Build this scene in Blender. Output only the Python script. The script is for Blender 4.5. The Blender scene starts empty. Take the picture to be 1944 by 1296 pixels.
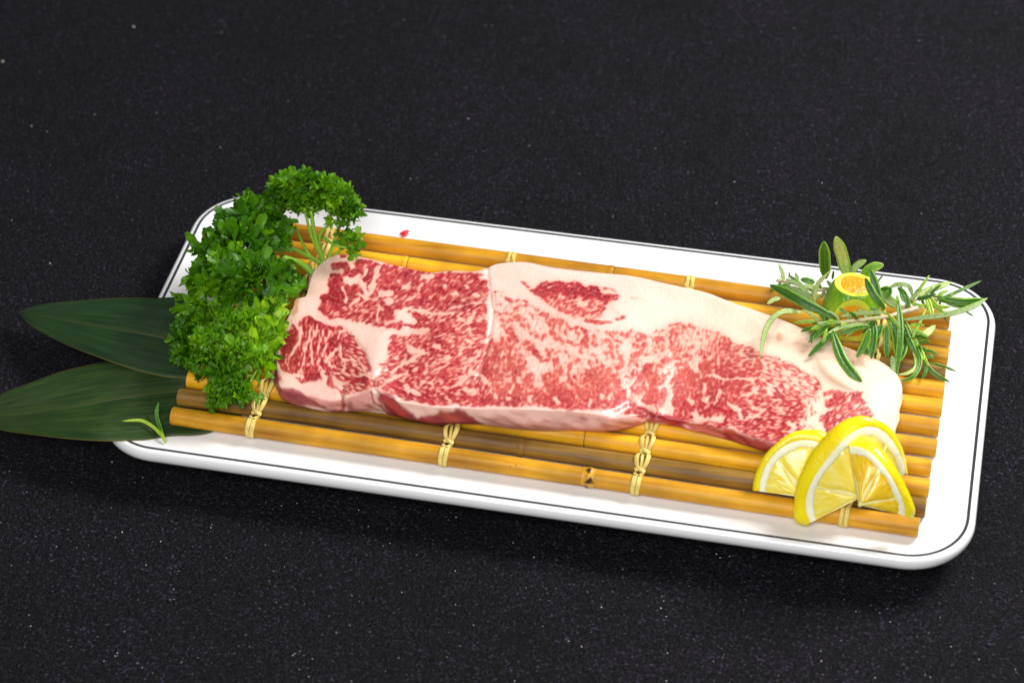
import bpy, bmesh, math, random
import numpy as np
from mathutils import Vector, Matrix
# everything below is written in centimetres; U turns it into metres
U = 0.01
sc = bpy.context.scene
col = sc.collection

# ---------------------------------------------------------------- camera (85 mm, looking down about 42 degrees)
FPX, PITCH, YAW, ROLL = 4611.5676, 0.7358676, 0.2280009, -0.0242252
CAM = np.array([12.934146, -62.68562, 60.476724])
def _Rx(a): c, s = math.cos(a), math.sin(a); return np.array([[1, 0, 0], [0, c, -s], [0, s, c]])
def _Rz(a): c, s = math.cos(a), math.sin(a); return np.array([[c, -s, 0], [s, c, 0], [0, 0, 1]])
CR = _Rz(YAW) @ _Rx(math.pi / 2 - PITCH) @ _Rz(ROLL)
cd = bpy.data.cameras.new('camera'); cam = bpy.data.objects.new('camera', cd); col.objects.link(cam)
cd.sensor_width = 36.0; cd.lens = FPX / 1944 * 36.0; cd.clip_start = .01; cd.clip_end = 50
cam.matrix_world = Matrix.Translation(Vector(CAM * U)) @ Matrix(CR.tolist()).to_4x4()
cd.dof.use_dof = True; cd.dof.focus_distance = .86; cd.dof.aperture_fstop = 12
sc.camera = cam

# ---------------------------------------------------------------- light: one big soft box at the back right, a weaker one in front, a dim room
w = bpy.data.worlds.new('World'); sc.world = w; w.use_nodes = True
w.node_tree.nodes['Background'].inputs[0].default_value = (.92, .94, 1, 1)
w.node_tree.nodes['Background'].inputs[1].default_value = .14
def area(name, loc, target, size, sy, power, colour=(1, 1, 1)):
    l = bpy.data.lights.new(name, 'AREA'); l.shape = 'RECTANGLE'; l.size = size * U; l.size_y = sy * U
    l.energy = power; l.color = colour
    o = bpy.data.objects.new(name, l); col.objects.link(o); o.location = Vector(loc) * U
    o.rotation_euler = (Vector(target) - Vector(loc)).to_track_quat('-Z', 'Y').to_euler()
    return o
area('softbox_key', (52, 46, 64), (2, 0, 0), 34, 26, 12.0, (1, .985, .96))
area('softbox_fill', (4, -76, 84), (2, 0, 0), 60, 45, 10.2, (1, .985, .96))
sc.view_settings.view_transform = 'Standard'; sc.view_settings.look = 'None'; sc.view_settings.exposure = 0; sc.view_settings.gamma = 1
sc.cycles.use_denoising = True
sc.render.resolution_x = 1024; sc.render.resolution_y = 682

# ---------------------------------------------------------------- helpers
def at(x, y, z):
    """point at height z (cm) that the photograph shows at pixel x, y"""
    d = CR @ np.array([(x - 972.) / FPX, -(y - 648.) / FPX, -1.]); t = (z - CAM[2]) / d[2]
    return CAM + t * d
def proj(P):
    q = (np.asarray(P, float) - CAM) @ CR
    return np.stack([972 + FPX * q[..., 0] / -q[..., 2], 648 - FPX * q[..., 1] / -q[..., 2]], -1)
def tag(o, label=None, cat=None, group=None, kind=None):
    if label: o['label'] = label
    if cat: o['category'] = cat
    if group: o['group'] = group
    if kind: o['kind'] = kind
    return o
def empty(name, loc, label, cat, group=None):
    o = bpy.data.objects.new(name, None); col.objects.link(o); o.location = Vector([float(c) for c in loc]) * U
    o.empty_display_size = .01; o['base'] = 0; del o['base']
    return tag(o, label, cat, group)
def base_of(o):
    v = Vector((0, 0, 0))
    while o is not None: v += o.location; o = o.parent
    return np.array(v) / U
def mesh(name, V, F, m, parent=None, smooth=True, uv=None, rel=True, fix=True):
    """link verts (cm, world) and faces as one mesh object, origin at the parent's base"""
    V = np.asarray(V, float)
    if parent is not None and rel: V = V - base_of(parent)
    me = bpy.data.meshes.new(name)
    me.from_pydata((V * U).tolist(), [], F if isinstance(F, list) else F.tolist())
    if uv is not None:
        l = me.uv_layers.new(name='UVMap'); idx = np.empty(len(me.loops), int); me.loops.foreach_get('vertex_index', idx)
        l.data.foreach_set('uv', np.asarray(uv, float)[idx].astype(np.float32).ravel())
    if smooth: me.polygons.foreach_set('use_smooth', np.ones(len(me.polygons), bool))
    for mm in (m if isinstance(m, (list, tuple)) else [m]): me.materials.append(mm)
    me.update()
    if fix and len(V) > 8:
        bm = bmesh.new(); bm.from_mesh(me); bmesh.ops.recalc_face_normals(bm, faces=bm.faces); bm.to_mesh(me); bm.free()
    o = bpy.data.objects.new(name, me); col.objects.link(o)
    if parent is not None: o.parent = parent
    return o
def grid_faces(nu, nv, wrap_v=False, off=0):
    F = []
    for i in range(nu - 1):
        for j in range(nv if wrap_v else nv - 1):
            a = i * nv + j; b = i * nv + (j + 1) % nv
            F.append((off + a, off + b, off + b + nv, off + a + nv))
    return F
def cr(points, n):
    """Catmull-Rom through the points, n samples"""
    P = np.asarray(points, float)
    if len(P) == 2: t = np.linspace(0, 1, n)[:, None]; return P[0] * (1 - t) + P[1] * t
    P = np.vstack([2 * P[0] - P[1], P, 2 * P[-1] - P[-2]]); m = len(P) - 3; out = []
    for t in np.linspace(0, m - 1e-9, n):
        i = int(t); u = t - i; a, b, c, d = P[i:i + 4]
        out.append(.5 * (2 * b + (c - a) * u + (2 * a - 5 * b + 4 * c - d) * u * u + (3 * b - a - 3 * c + d) * u ** 3))
    return np.array(out)
def frames(C):
    T = np.gradient(C, axis=0); T /= np.linalg.norm(T, axis=1)[:, None] + 1e-12
    N = []; r = np.array([0, 0, 1.]) if abs(T[0][2]) < .9 else np.array([1., 0, 0])
    for t in T:
        r = r - t * (r @ t); r /= np.linalg.norm(r) + 1e-12; N.append(r)
    N = np.array(N); return T, N, np.cross(T, N)
def tube(C, R, n=10, caps=True, flat=1.0, off=0):
    C = np.asarray(C, float); R = np.broadcast_to(np.asarray(R, float), (len(C),)); T, N, B = frames(C)
    a = np.linspace(0, 2 * math.pi, n, endpoint=False)
    V = (C[:, None] + R[:, None, None] * (np.cos(a)[None, :, None] * B[:, None] + flat * np.sin(a)[None, :, None] * N[:, None])).reshape(-1, 3)
    F = grid_faces(len(C), n, True, off); UV = [(j / n, i / (len(C) - 1)) for i in range(len(C)) for j in range(n)]
    if caps: F += [tuple(off + j for j in range(n))[::-1], tuple(off + (len(C) - 1) * n + j for j in range(n))]
    return V, F, UV
class MB:
    def __init__(s): s.V = []; s.F = []; s.UV = []; s.n = 0
    def add(s, V, F, UV=None):
        s.V.append(np.asarray(V, float)); s.F += [tuple(i + s.n for i in f) for f in F]
        s.UV += list(UV) if UV is not None else [(0, 0)] * len(V); s.n += len(V)
    def tube(s, C, R, n=8, **k): s.add(*tube(C, R, n, **k))
    def build(s, name, m, parent=None, **k): return mesh(name, np.vstack(s.V), s.F, m, parent, uv=s.UV, **k)

# ---------------------------------------------------------------- materials
def mat(name):
    m = bpy.data.materials.new(name); m.use_nodes = True; nt = m.node_tree
    return m, nt, nt.nodes['Principled BSDF']
class NB:
    """tiny node builder"""
    def __init__(s, nt): s.nt = nt
    def n(s, t, **k):
        x = s.nt.nodes.new(t)
        for a, b in k.items(): setattr(x, a, b)
        return x
    def l(s, a, b): s.nt.links.new(a, b)
    def coord(s, which='Object', scale=(100, 100, 100), rot=(0, 0, 0)):
        c = s.n('ShaderNodeTexCoord'); mp = s.n('ShaderNodeMapping'); mp.inputs['Scale'].default_value = scale; mp.inputs['Rotation'].default_value = rot
        s.l(c.outputs[which], mp.inputs['Vector']); return mp.outputs[0]
    def noise(s, vec, scale, detail=3, rough=.5, dist=0):
        x = s.n('ShaderNodeTexNoise'); x.inputs['Scale'].default_value = scale; x.inputs['Detail'].default_value = detail
        x.inputs['Roughness'].default_value = rough; x.inputs['Distortion'].default_value = dist; s.l(vec, x.inputs['Vector']); return x.outputs['Fac']
    def ramp(s, fac, stops, interp='LINEAR'):
        x = s.n('ShaderNodeValToRGB'); e = x.color_ramp; e.interpolation = interp
        while len(e.elements) < len(stops): e.elements.new(.5)
        for i, (p, c) in enumerate(stops): e.elements[i].position = p; e.elements[i].color = (*c, 1) if len(c) == 3 else c
        s.l(fac, x.inputs[0]); return x.outputs[0]
    def mix(s, fac, a, b, blend='MIX'):
        x = s.n('ShaderNodeMix', data_type='RGBA', blend_type=blend)
        for i, v in ((0, fac), (6, a), (7, b)):
            if hasattr(v, 'is_linked') or hasattr(v, 'links'): s.l(v, x.inputs[i])
            else: x.inputs[i].default_value = v if i == 0 else ((*v, 1) if len(v) == 3 else v)
        return x.outputs[2]
    def math(s, op, a, b=None):
        x = s.n('ShaderNodeMath', operation=op)
        for i, v in enumerate((a, b)):
            if v is None: continue
            if isinstance(v, (int, float)): x.inputs[i].default_value = v
            else: s.l(v, x.inputs[i])
        return x.outputs[0]
    def bump(s, h, dist, strength=1, normal=None):
        x = s.n('ShaderNodeBump'); x.inputs['Strength'].default_value = strength; x.inputs['Distance'].default_value = dist
        s.l(h, x.inputs['Height'])
        if normal is not None: s.l(normal, x.inputs['Normal'])
        return x.outputs[0]
def setp(b, **k):
    for a, v in k.items(): b.inputs[a.replace('_', ' ')].default_value = v
def sgray(v): return (v, v, v)
# ================================================================ setting: the black textured table top
m_table, nt, b = mat('black grained table'); N = NB(nt)
v = N.coord('Object', (100, 100, 100))
g1 = N.noise(v, 9, 3, .62); g2 = N.noise(v, 22, 2, .6); g3 = N.noise(v, .22, 3, .55); g4 = N.noise(v, 3.2, 3, .6)
gv = N.n('ShaderNodeTexVoronoi'); gv.inputs['Scale'].default_value = 15; N.l(v, gv.inputs['Vector'])
gc = N.n('ShaderNodeSeparateColor'); N.l(gv.outputs['Color'], gc.inputs[0])
hgt = N.math('ADD', N.math('MULTIPLY', g1, .9), N.math('MULTIPLY', g2, .5)); hgt = N.math('ADD', hgt, N.math('MULTIPLY', g4, .25)); hgt = N.math('ADD', hgt, N.math('MULTIPLY', gv.outputs['Distance'], -.5))
N.l(N.bump(hgt, .0012, 1.0), b.inputs['Normal'])
base = N.ramp(g1, [(.36, (.0010, .0009, .0013)), (.50, (.0040, .0037, .0056)), (.66, (.0140, .0127, .0198))])
base = N.mix(1., base, N.ramp(gc.outputs[0], [(0, (.2, .2, .2)), (.6, (.9, .9, .9)), (.86, (1.6, 1.6, 1.6)), (1, (5.6, 5.6, 5.8))]), 'MULTIPLY')
base = N.mix(1., base, N.ramp(g3, [(.35, (.7, .7, .75)), (.65, (1.25, 1.12, 1.3))]), 'MULTIPLY')
# pale grains in the surface, denser in patches
vo = N.n('ShaderNodeTexVoronoi'); vo.inputs['Scale'].default_value = 3.4; N.l(v, vo.inputs['Vector'])
sp = N.ramp(vo.outputs['Distance'], [(.035, (1, 1, 1)), (.09, (0, 0, 0))])
wn = N.n('ShaderNodeSeparateColor'); N.l(vo.outputs['Color'], wn.inputs[0])
pick = N.ramp(N.math('ADD', wn.outputs[0], N.math('MULTIPLY', g3, .35)), [(1.0, (0, 0, 0)), (1.08, (.6, .6, .6))])
base = N.mix(N.math('MULTIPLY', sp, pick), base, (.30, .28, .27))
N.l(base, b.inputs['Base Color']); setp(b, Roughness=.5); b.inputs['Specular IOR Level'].default_value = .16
V = [(-250, -200, 0), (250, -200, 0), (250, 300, 0), (-250, 300, 0)]
table = mesh('table_surface', V, [(0, 1, 2, 3)], m_table, smooth=False); tag(table, kind='structure')

# loose crumbs and dust grains on the table
m_crumb, nt, b = mat('crumb'); N = NB(nt); N.l(N.ramp(N.noise(N.coord('Object', (100, 100, 100)), .9, 1), [(.35, (.10, .08, .07)), (.5, (.30, .26, .24)), (.62, (.7, .7, .7))]), b.inputs['Base Color']); setp(b, Roughness=.8)
R = random.Random(5); mb = MB()
def pebble(c, r):
    bm = bmesh.new(); bmesh.ops.create_icosphere(bm, subdivisions=1, radius=r)
    V = np.array([[q * (1 + R.uniform(-.3, .3)) for q in v.co] for v in bm.verts]); V[:, 2] = V[:, 2] * .6
    F = [tuple(x.index for x in f.verts) for f in bm.faces]; bm.free(); mb.add(V + np.array(c) + np.array([0, 0, r * .4]), F)
for (x, y, r) in [(297, 215, .07), (254, 52, .08), (1394, 346, .06), (889, 226, .05), (5, 118, .12), (668, 1130, .04), (232, 1010, .04), (420, 62, .05), (1745, 78, .05), (95, 500, .05), (213, 877, .05),
                  (1240, 398, .04), (60, 240, .05), (330, 1118, .035), (1370, 1230, .04), (1690, 1180, .03), (560, 1240, .03), (1100, 330, .03), (1560, 210, .03)]:
    pebble(at(x, y, 0), r * .62)
for _ in range(420):
    x = R.uniform(0, 1944); y = R.choice([R.uniform(0, 420), R.uniform(850, 1296), R.uniform(940, 1296)])
    pebble(at(x, y, 0), R.uniform(.008, .024))
dust = mb.build('dust_grains', m_crumb); tag(dust, 'scattered pale crumbs and dust grains lying on the black table', 'dust', kind='stuff')

# ================================================================ plate
m_plate, nt, b = mat('white glazed ceramic'); N = NB(nt)
v = N.coord(); n = N.noise(v, .8, 2)
N.l(N.bump(n, .0004, .15), b.inputs['Normal']); setp(b, Base_Color=(.84, .84, .85, 1), Roughness=.2); b.inputs['Coat Weight'].default_value = .3
m_line, nt, b = mat('dark grey painted line'); setp(b, Base_Color=(.035, .034, .04, 1), Roughness=.3)
plate = empty('plate', (0, 0, 0), 'long white rectangular ceramic plate with rounded corners and thin dark line around its rim', 'plate')
HX, HY, RC = 14.99, 7.0, 2.05
def rrect(off, z, n=14):
    """rounded rectangle, offset outwards by off"""
    P = []; r = RC + off
    hx, hy = HX - RC, HY - RC
    if r < .05: hx += r - .05; hy += r - .05; r = .05
    for cx, cy, a0 in ((hx, hy, 0), (-hx, hy, 90), (-hx, -hy, 180), (hx, -hy, 270)):
        for k in range(n + 1):
            a = math.radians(a0 + 90 * k / n); P.append((cx + r * math.cos(a), cy + r * math.sin(a), z))
    return P
def plate_z(off):      # height of the upper face as a function of the distance outside the painted line
    return np.interp(off, [-1.4, -.9, -.45, -.12, 0, .1], [1.30, 1.315, 1.40, 1.487, 1.50, 1.505])
prof = [(-1.8, 1.30), (-1.4, 1.30), (-1.15, 1.304), (-.9, 1.315), (-.65, 1.352), (-.45, 1.40), (-.25, 1.457), (-.12, 1.487), (-.04, 1.498), (.04, 1.502), (.1, 1.498), (.15, 1.48), (.2, 1.44), (.24, 1.38), (.262, 1.30), (.262, 1.2), (.235, 1.1), (.17, 1.0), (.05, .92), (-.25, .82), (-.9, .62), (-1.7, .42), (-2.2, .28), (-2.3, .05), (-2.4, .003), (-2.9, .003)]
V = []; F = []; nr = len(rrect(0, 0))
for o, z in prof: V += rrect(o, z)
F = grid_faces(len(prof), nr, True); F = [f[::-1] for f in F]
F.append(tuple(range(nr))); F.append(tuple((len(prof) - 1) * nr + i for i in range(nr))[::-1])
mesh('body', V, F, m_plate, plate)
V = []
for o in (-.06, .045): V += rrect(o, plate_z(o) + .004)
mesh('rim_line', V, [f[::-1] for f in grid_faces(2, nr, True)], m_line, plate)
# small red petal behind the mat
m_red, nt, b = mat('red petal'); setp(b, Base_Color=(.85, .002, .02, 1), Roughness=.5)
c = at(767, 443, 1.36)
pt = [( -.17, -.02), (-.06, .12), (.1, .2), (.16, .19), (.15, .02), (.12, -.13), (.0, -.2), (-.06, -.1)]
V = [c + np.array([x, y, .03 * math.sin(i)]) for i, (x, y) in enumerate(pt)] + [c + np.array([.03, .02, .06])] + [c + np.array([x, y, -.03]) for x, y in pt]
F = [(i, (i + 1) % 8, 8) for i in range(8)] + [(9 + i, 9 + (i + 1) % 8, (i + 1) % 8, i) for i in range(8)]
tag(mesh('red_petal', V, F, m_red), 'tiny bright red petal flake on the plate behind the bamboo mat', 'petal')
m_yel, nt, b = mat('yellow reflection'); setp(b, Base_Color=(.72, .6, .22, 1), Roughness=.6)  # pale flake standing in for a parsley stem's reflection in the glaze
c = at(352, 517, 1.36); V = [c + np.array([x * 1.2, y * 1.2, .02 * (i % 2)]) for i, (x, y) in enumerate(pt)] + [c + np.array([.03, .02, .05])] + [c + np.array([x, y, -.03]) for x, y in pt]
tag(mesh('yellow_reflection', V, F, m_yel), 'pale yellow reflection of a stem, modelled as a flake on the plate just left of the dark green parsley', 'reflection')

# ================================================================ bamboo mat
def bamboo_material(name, a, b_, c, seed):
    m, nt, b = mat(name); N = NB(nt)
    v = N.coord('Object', (4, 100, 100)); v2 = N.coord('Object', (100, 100, 100)); oi = N.n('ShaderNodeObjectInfo')
    add = N.n('ShaderNodeVectorMath', operation='ADD'); N.l(v, add.inputs[0]); N.l(oi.outputs['Random'], add.inputs[1])
    s1 = N.noise(add.outputs[0], 5.5, 4, .6, .4); s2 = N.noise(v2, .35, 3, .6)
    c1 = N.ramp(s1, [(.22, a), (.5, b_), (.78, c)])
    k = N.ramp(s2, [(.35, (.66, .62, .6)), (.65, (1.15, 1.14, 1.05))])
    c1 = N.mix(1.0, c1, k, 'MULTIPLY')
    tone = N.ramp(oi.outputs['Random'], [(0, (.62, .56, .5)), (.35, (.88, .86, .8)), (.7, (1.02, 1.04, .9)), (1, (1.14, 1.24, .85))])
    c1 = N.mix(1.0, c1, tone, 'MULTIPLY')
    # dark freckles on the skin
    s3 = N.noise(v2, 5.5, 2, .5); fr = N.ramp(s3, [(.70, (0, 0, 0)), (.76, (1, 1, 1))])
    c1 = N.mix(N.math('MULTIPLY', fr, N.ramp(s2, [(.5, (0, 0, 0)), (.62, (.7, .7, .7))])), c1, (.10, .05, .02))
    N.l(c1, b.inputs['Base Color']); N.l(N.bump(s1, .0004, .35), b.inputs['Normal'])
    setp(b, Roughness=.5); b.inputs['Specular IOR Level'].default_value = .35; b.inputs['Coat Weight'].default_value = .03; b.inputs['Coat Roughness'].default_value = .3
    return m
m_bam = bamboo_material('bamboo skin', (.52, .22, .008), (.74, .36, .012), (.86, .48, .03), 1)
m_bamd = bamboo_material('weathered bamboo skin', (.13, .07, .016), (.36, .20, .03), (.58, .37, .08), 2)
m_cut, nt, b = mat('cut bamboo end'); N = NB(nt)
n = N.noise(N.coord(), 9, 2); N.l(N.ramp(n, [(.3, (.40, .22, .07)), (.7, (.72, .50, .22))]), b.inputs['Base Color']); setp(b, Roughness=.7)
m_node, nt, b = mat('scorched bamboo node'); N = NB(nt)
n = N.noise(N.coord(), 4, 3); N.l(N.ramp(n, [(.36, (.06, .018, .003)), (.50, (.55, .27, .014)), (.7, (.78, .42, .02))]), b.inputs['Base Color']); setp(b, Roughness=.35)
m_groove, nt, b = mat('bamboo node groove'); setp(b, Base_Color=(.16, .07, .008, 1), Roughness=.6)
mat_root = empty('bamboo_mat', at(1030, 720, 1.3), 'bamboo rod mat tied with four raffia cords, lying on the white plate under the steak', 'mat')
# rods from the front to the back: left x, left y, right x, right y, diameter, weathered
rods = [(-12.60, -5.45, 13.40, -5.80, .66, 0), (-12.66, -4.50, 13.55, -4.83, .66, 1), (-12.62, -3.58, 13.58, -3.88, .65, 0), (-12.5, -2.62, 13.56, -2.93, .64, 0),
        (-12.6, -1.66, 13.66, -1.97, .65, 0), (-12.5, -.70, 13.66, -.98, .66, 0), (-12.66, .26, 13.68, .06, .65, 0), (-12.5, 1.2, 13.68, 1.02, .62, 0),
        (-12.5, 2.2, 13.66, 1.94, .64, 1), (-12.6, 3.2, 13.68, 2.82, .62, 0), (-12.5, 4.17, 13.68, 3.74, .62, 0), (-12.6, 5.14, 13.58, 4.70, .66, 0)]
R = random.Random(11); rod_axis = []
for i, (xl, yl, xr, yr, d, wth) in enumerate(rods):
    n = 44; C = np.array([(xl + (xr - xl) * t, yl + (yr - yl) * t + .03 * math.sin(3 * t + i), 1.315 + d / 2) for t in np.linspace(0, 1, n)])
    nodes_at = [R.uniform(.1, .9) for _ in range(2)]
    if i == 0: nodes_at = [.572]
    if i == 2: nodes_at = [.545]
    ts = np.sort(np.r_[np.linspace(0, 1, n), np.concatenate([t_ + np.linspace(-.016, .016, 15) for t_ in nodes_at])])
    C = np.array([(xl + (xr - xl) * t, yl + (yr - yl) * t + .03 * math.sin(3 * t + i), 1.315 + d / 2) for t in ts]); rr = d / 2 * (1 + .02 * np.sin(7 * ts + i))
    for t_ in nodes_at: q_ = (ts - t_) * 26; rr = rr + .028 * np.exp(-(q_ / .09) ** 2) - .022 * np.exp(-((q_ - .13) / .05) ** 2)
    rod_axis.append((C, rr.mean()))
    # a solid culm: rounded cut edge and a darker hollow in each end
    ends = []
    a = np.linspace(0, 2 * math.pi, 20, endpoint=False)
    V, F, UV = tube(C, rr, 20, caps=False)
    rod = mesh('bamboo_rod', V, F, m_bamd if wth else m_bam, mat_root, uv=UV)
    for e, s in ((0, -1), (-1, 1)):
        rings = []
        for rad, dx in ((1, 0), (.93, .02), (.45, .018), (.36, -.25), (.0, -.25)):
            rings.append([(C[e][0] + s * dx, C[e][1] + rr[e] * rad * math.cos(q), C[e][2] + rr[e] * rad * math.sin(q)) for q in a])
        Vc = np.array(rings).reshape(-1, 3); Fc = grid_faces(5, 20, True)
        if s > 0: Fc = [f[::-1] for f in Fc]
        mesh('cut_end', Vc, Fc, m_cut, rod, smooth=False)
    for t in nodes_at:      # the thin dark groove of each node; the front rod has one scorched node
        big = (i == 0)
        q = np.linspace(-.24, .22, 14) if big else np.linspace(.115, .145, 3)
        x0_ = C[0][0] + (C[-1][0] - C[0][0]) * t
        Cn = np.array([(x0_ + s, np.interp(x0_ + s, C[:, 0], C[:, 1]), C[0][2]) for s in q])
        if big: h = .036 * np.exp(-(q / .10) ** 2) - .014 * np.exp(-((q - .14) / .04) ** 2) + .004
        else: h = q * 0 - .012
        V, F, UV = tube(Cn, np.interp(Cn[:, 0], C[:, 0], rr) * (0 if big else 1) + (d / 2 if big else 0) + (h if big else .006), 20, caps=False)
        mesh('node_ring', V, F, m_node if big else m_groove, rod, uv=UV)

# raffia cords: flat strips, two side by side round the front rod, plaited loops over the others
m_raf, nt, b = mat('raffia'); N = NB(nt)
v = N.coord('UV', (9, .6, 1)); s = N.noise(v, 3, 3, .6); s2 = N.noise(N.coord(), 2.5, 2)
cc = N.ramp(s, [(.3, (.74, .52, .09)), (.6, (.95, .80, .28))]); cc = N.mix(1.0, cc, N.ramp(s2, [(.3, (.85, .8, .6)), (.7, (1.1, 1.08, 1.1))]), 'MULTIPLY')
N.l(cc, b.inputs['Base Color']); N.l(N.bump(s, .0006, .6), b.inputs['Normal']); setp(b, Roughness=.45)
def strip(mb, C, w=.075, th=.02, nrm=None):
    """flat ribbon along C whose width lies across nrm"""
    C = np.asarray(C); T = np.gradient(C, axis=0); T /= np.linalg.norm(T, axis=1)[:, None]
    Nn = nrm - T * np.sum(nrm * T, 1)[:, None]; Nn /= np.linalg.norm(Nn, axis=1)[:, None] + 1e-9; B = np.cross(T, Nn)
    w = np.broadcast_to(w, (len(C),))[:, None]
    rows = [C - B * w + Nn * 0, C - B * w * .6 + Nn * th, C + Nn * th * .75, C + B * w * .6 + Nn * th, C + B * w, C - Nn * th]
    V = np.stack(rows, 1).reshape(-1, 3); F = [f[::-1] for f in grid_faces(len(C), 6, True)]
    mb.add(V, F, [(j / 5, i / 8) for i in range(len(C)) for j in range(6)])
cords = [(481, 807, 628, 450), (846, 862, 974, 489), (1211, 912, 1311, 538), (1604, 976, 1672, 594)]
for ci, (xb, yb, xt, yt) in enumerate(cords):
    pb = at(xb, yb, 1.65)[0]; ptp = at(xt, yt, 1.65)[0]
    cord = bpy.data.objects.new('raffia_cord', None); col.objects.link(cord); cord.parent = mat_root; cord.empty_display_size = .01
    R = random.Random(40 + ci)
    def rod_at(i, x):
        C, r = rod_axis[i]; return np.array([x, np.interp(x, C[:, 0], C[:, 1]), C[0][2]]), r
    for i in range(12):
        x = pb + (ptp - pb) * i / 11; c, r = rod_at(i, x); mb = MB()
        def ring(a, rad, dx): # point on the rod's skin, a = 0 at the top, positive to the front
            return c + np.array([dx, -rad * math.sin(a), rad * math.cos(a)])
        if i in (0, 11):
            sgn = 1 if i == 0 else -1
            for dx in (-.085, .085):
                A = np.linspace(-.75 * math.pi, .78 * math.pi, 22)
                C = np.array([ring(a * sgn, r + .022, dx * (.75 + .25 * math.cos(a * .5)) + .05 * math.sin(a * .7) * -.4) for a in A])
                nr_ = np.array([C[k] - (c + np.array([C[k][0] - c[0], 0, 0])) for k in range(len(A))])
                strip(mb, C, .082 + .01 * R.random(), .022, nr_)
            A = np.linspace(-.95, -.2, 8) * sgn
            for s_ in (-1, 1):
                C = np.array([ring(a, r + .06, s_ * (.16 - .1 * k / 7)) for k, a in enumerate(A)]); strip(mb, C, .05, .02, np.array([C[k] - c for k in range(8)]))
        else:
            # teardrop: leaves the gap in front narrow, bulges over the rod, closes at the gap behind
            for s_ in (-1, 1):
                A = np.linspace(1.25, -1.35, 18); tt = np.linspace(0, 1, 18)
                C = np.array([ring(a, r + .05 + .05 * math.sin(math.pi * t) * (1 if s_ > 0 else .7), s_ * (.05 + .15 * math.sin(math.pi * min(1, t * 1.05)) ** .8) + .03 * t) for a, t in zip(A, tt)])
                strip(mb, C, .055 + .04 * np.sin(math.pi * tt), .022, np.array([q - c for q in C]))
            A = np.linspace(1.2, -1.2, 14); C = np.array([ring(a, r + .03, .02 * math.sin(3 * a)) for a in A]); strip(mb, C, .06, .02, np.array([q - c for q in C]))
        o = mb.build('raffia_loop', m_raf, mat_root); o.parent = cord
        if i < 11:
            c2, r2 = rod_at(i + 1, x); g = (c + c2) / 2 + np.array([.02, 0, r * .62]); mk = MB()
            C = np.array([g + np.array([-.17 + .34 * t, .02 * math.sin(6 * t), .07 * math.sin(math.pi * t)]) for t in np.linspace(0, 1, 8)])
            strip(mk, C, .075, .035, np.tile([0., -.5, 1.], (8, 1)))
            C = np.array([g + np.array([.14 - .28 * t, -.1 + .2 * t, .03 + .08 * math.sin(math.pi * t)]) for t in np.linspace(0, 1, 8)])
            strip(mk, C, .045, .03, np.tile([0., -.5, 1.], (8, 1)))
            o = mk.build('raffia_knot', m_raf, mat_root); o.parent = cord
# ---------------------------------------------------------------- marbling of the steak (grain of the meat, generated)
TX0, TY0, TW, TH = 490, 460, 1260, 420
def _blur(a, s):
    h, w = a.shape
    fy = np.fft.fftfreq(h)[:, None]; fx = np.fft.rfftfreq(w)[None, :]
    return np.fft.irfft2(np.fft.rfft2(a) * np.exp(-2 * (np.pi * s) ** 2 * (fx ** 2 + fy ** 2)), s=a.shape)
_rng = np.random.default_rng(7)
def _aniso(angle, ll, ls, lo=3.0):
    """unit-variance noise stretched along `angle` (image-plane degrees, 90 = up)"""
    n = _rng.standard_normal((TH, TW)); a = math.radians(angle)
    fy = np.fft.fftfreq(TH)[:, None]; fx = np.fft.rfftfreq(TW)[None, :]
    u = fx * math.cos(a) - fy * math.sin(a); v = fx * math.sin(a) + fy * math.cos(a)
    q = (u * ll) ** 2 + (v * ls) ** 2
    g = np.exp(-2 * (np.pi ** 2) * q * .16) * (1 - np.exp(-q * lo))
    o = np.fft.irfft2(np.fft.rfft2(n) * g, s=n.shape)
    return o / o.std()
_YY, _XX = np.mgrid[0:TH, 0:TW]
_PX = _XX + TX0 + .5; _PY = _YY + TY0 + .5
TILE = {0: (0, 0, 1.), 1: (510, 470, 6.48), 2: (510, 620, 6.48), 3: (800, 480, 6.48), 4: (800, 640, 6.48),
        5: (1090, 500, 6.48), 6: (1090, 640, 6.48), 7: (1380, 660, 6.48), 8: (500, 460, 3.24), 9: (1000, 480, 3.24)}
def _pts(t, s):
    ox, oy, k = TILE[t]; v = [float(q) for q in s.replace(',', ' ').split()]
    return [(ox + v[i] / k, oy + v[i + 1] / k) for i in range(0, len(v), 2)]
def _inside(P):
    c = np.zeros((TH, TW), bool); n = len(P)
    for i in range(n):
        (x1, y1), (x2, y2) = P[i], P[(i + 1) % n]
        if y1 == y2: continue
        c ^= ((y1 > _PY) != (y2 > _PY)) & (_PX < (x2 - x1) * (_PY - y1) / (y2 - y1) + x1)
    return c
_wx = _aniso(0, 22, 22) * 1.8 + _aniso(0, 9, 9) * 1.0; _wy = _aniso(0, 22, 22) * 1.5 + _aniso(0, 9, 9) * .9
def poly(t, s, soft=1.2, warp=1.):
    m = _inside(_pts(t, s)).astype(float)
    if warp:
        xi = np.clip(_XX + _wx * warp, 0, TW - 1).astype(int); yi = np.clip(_YY + _wy * warp, 0, TH - 1).astype(int)
        m = m[yi, xi]
    return np.clip(_blur(m, soft), 0, 1)
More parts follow.
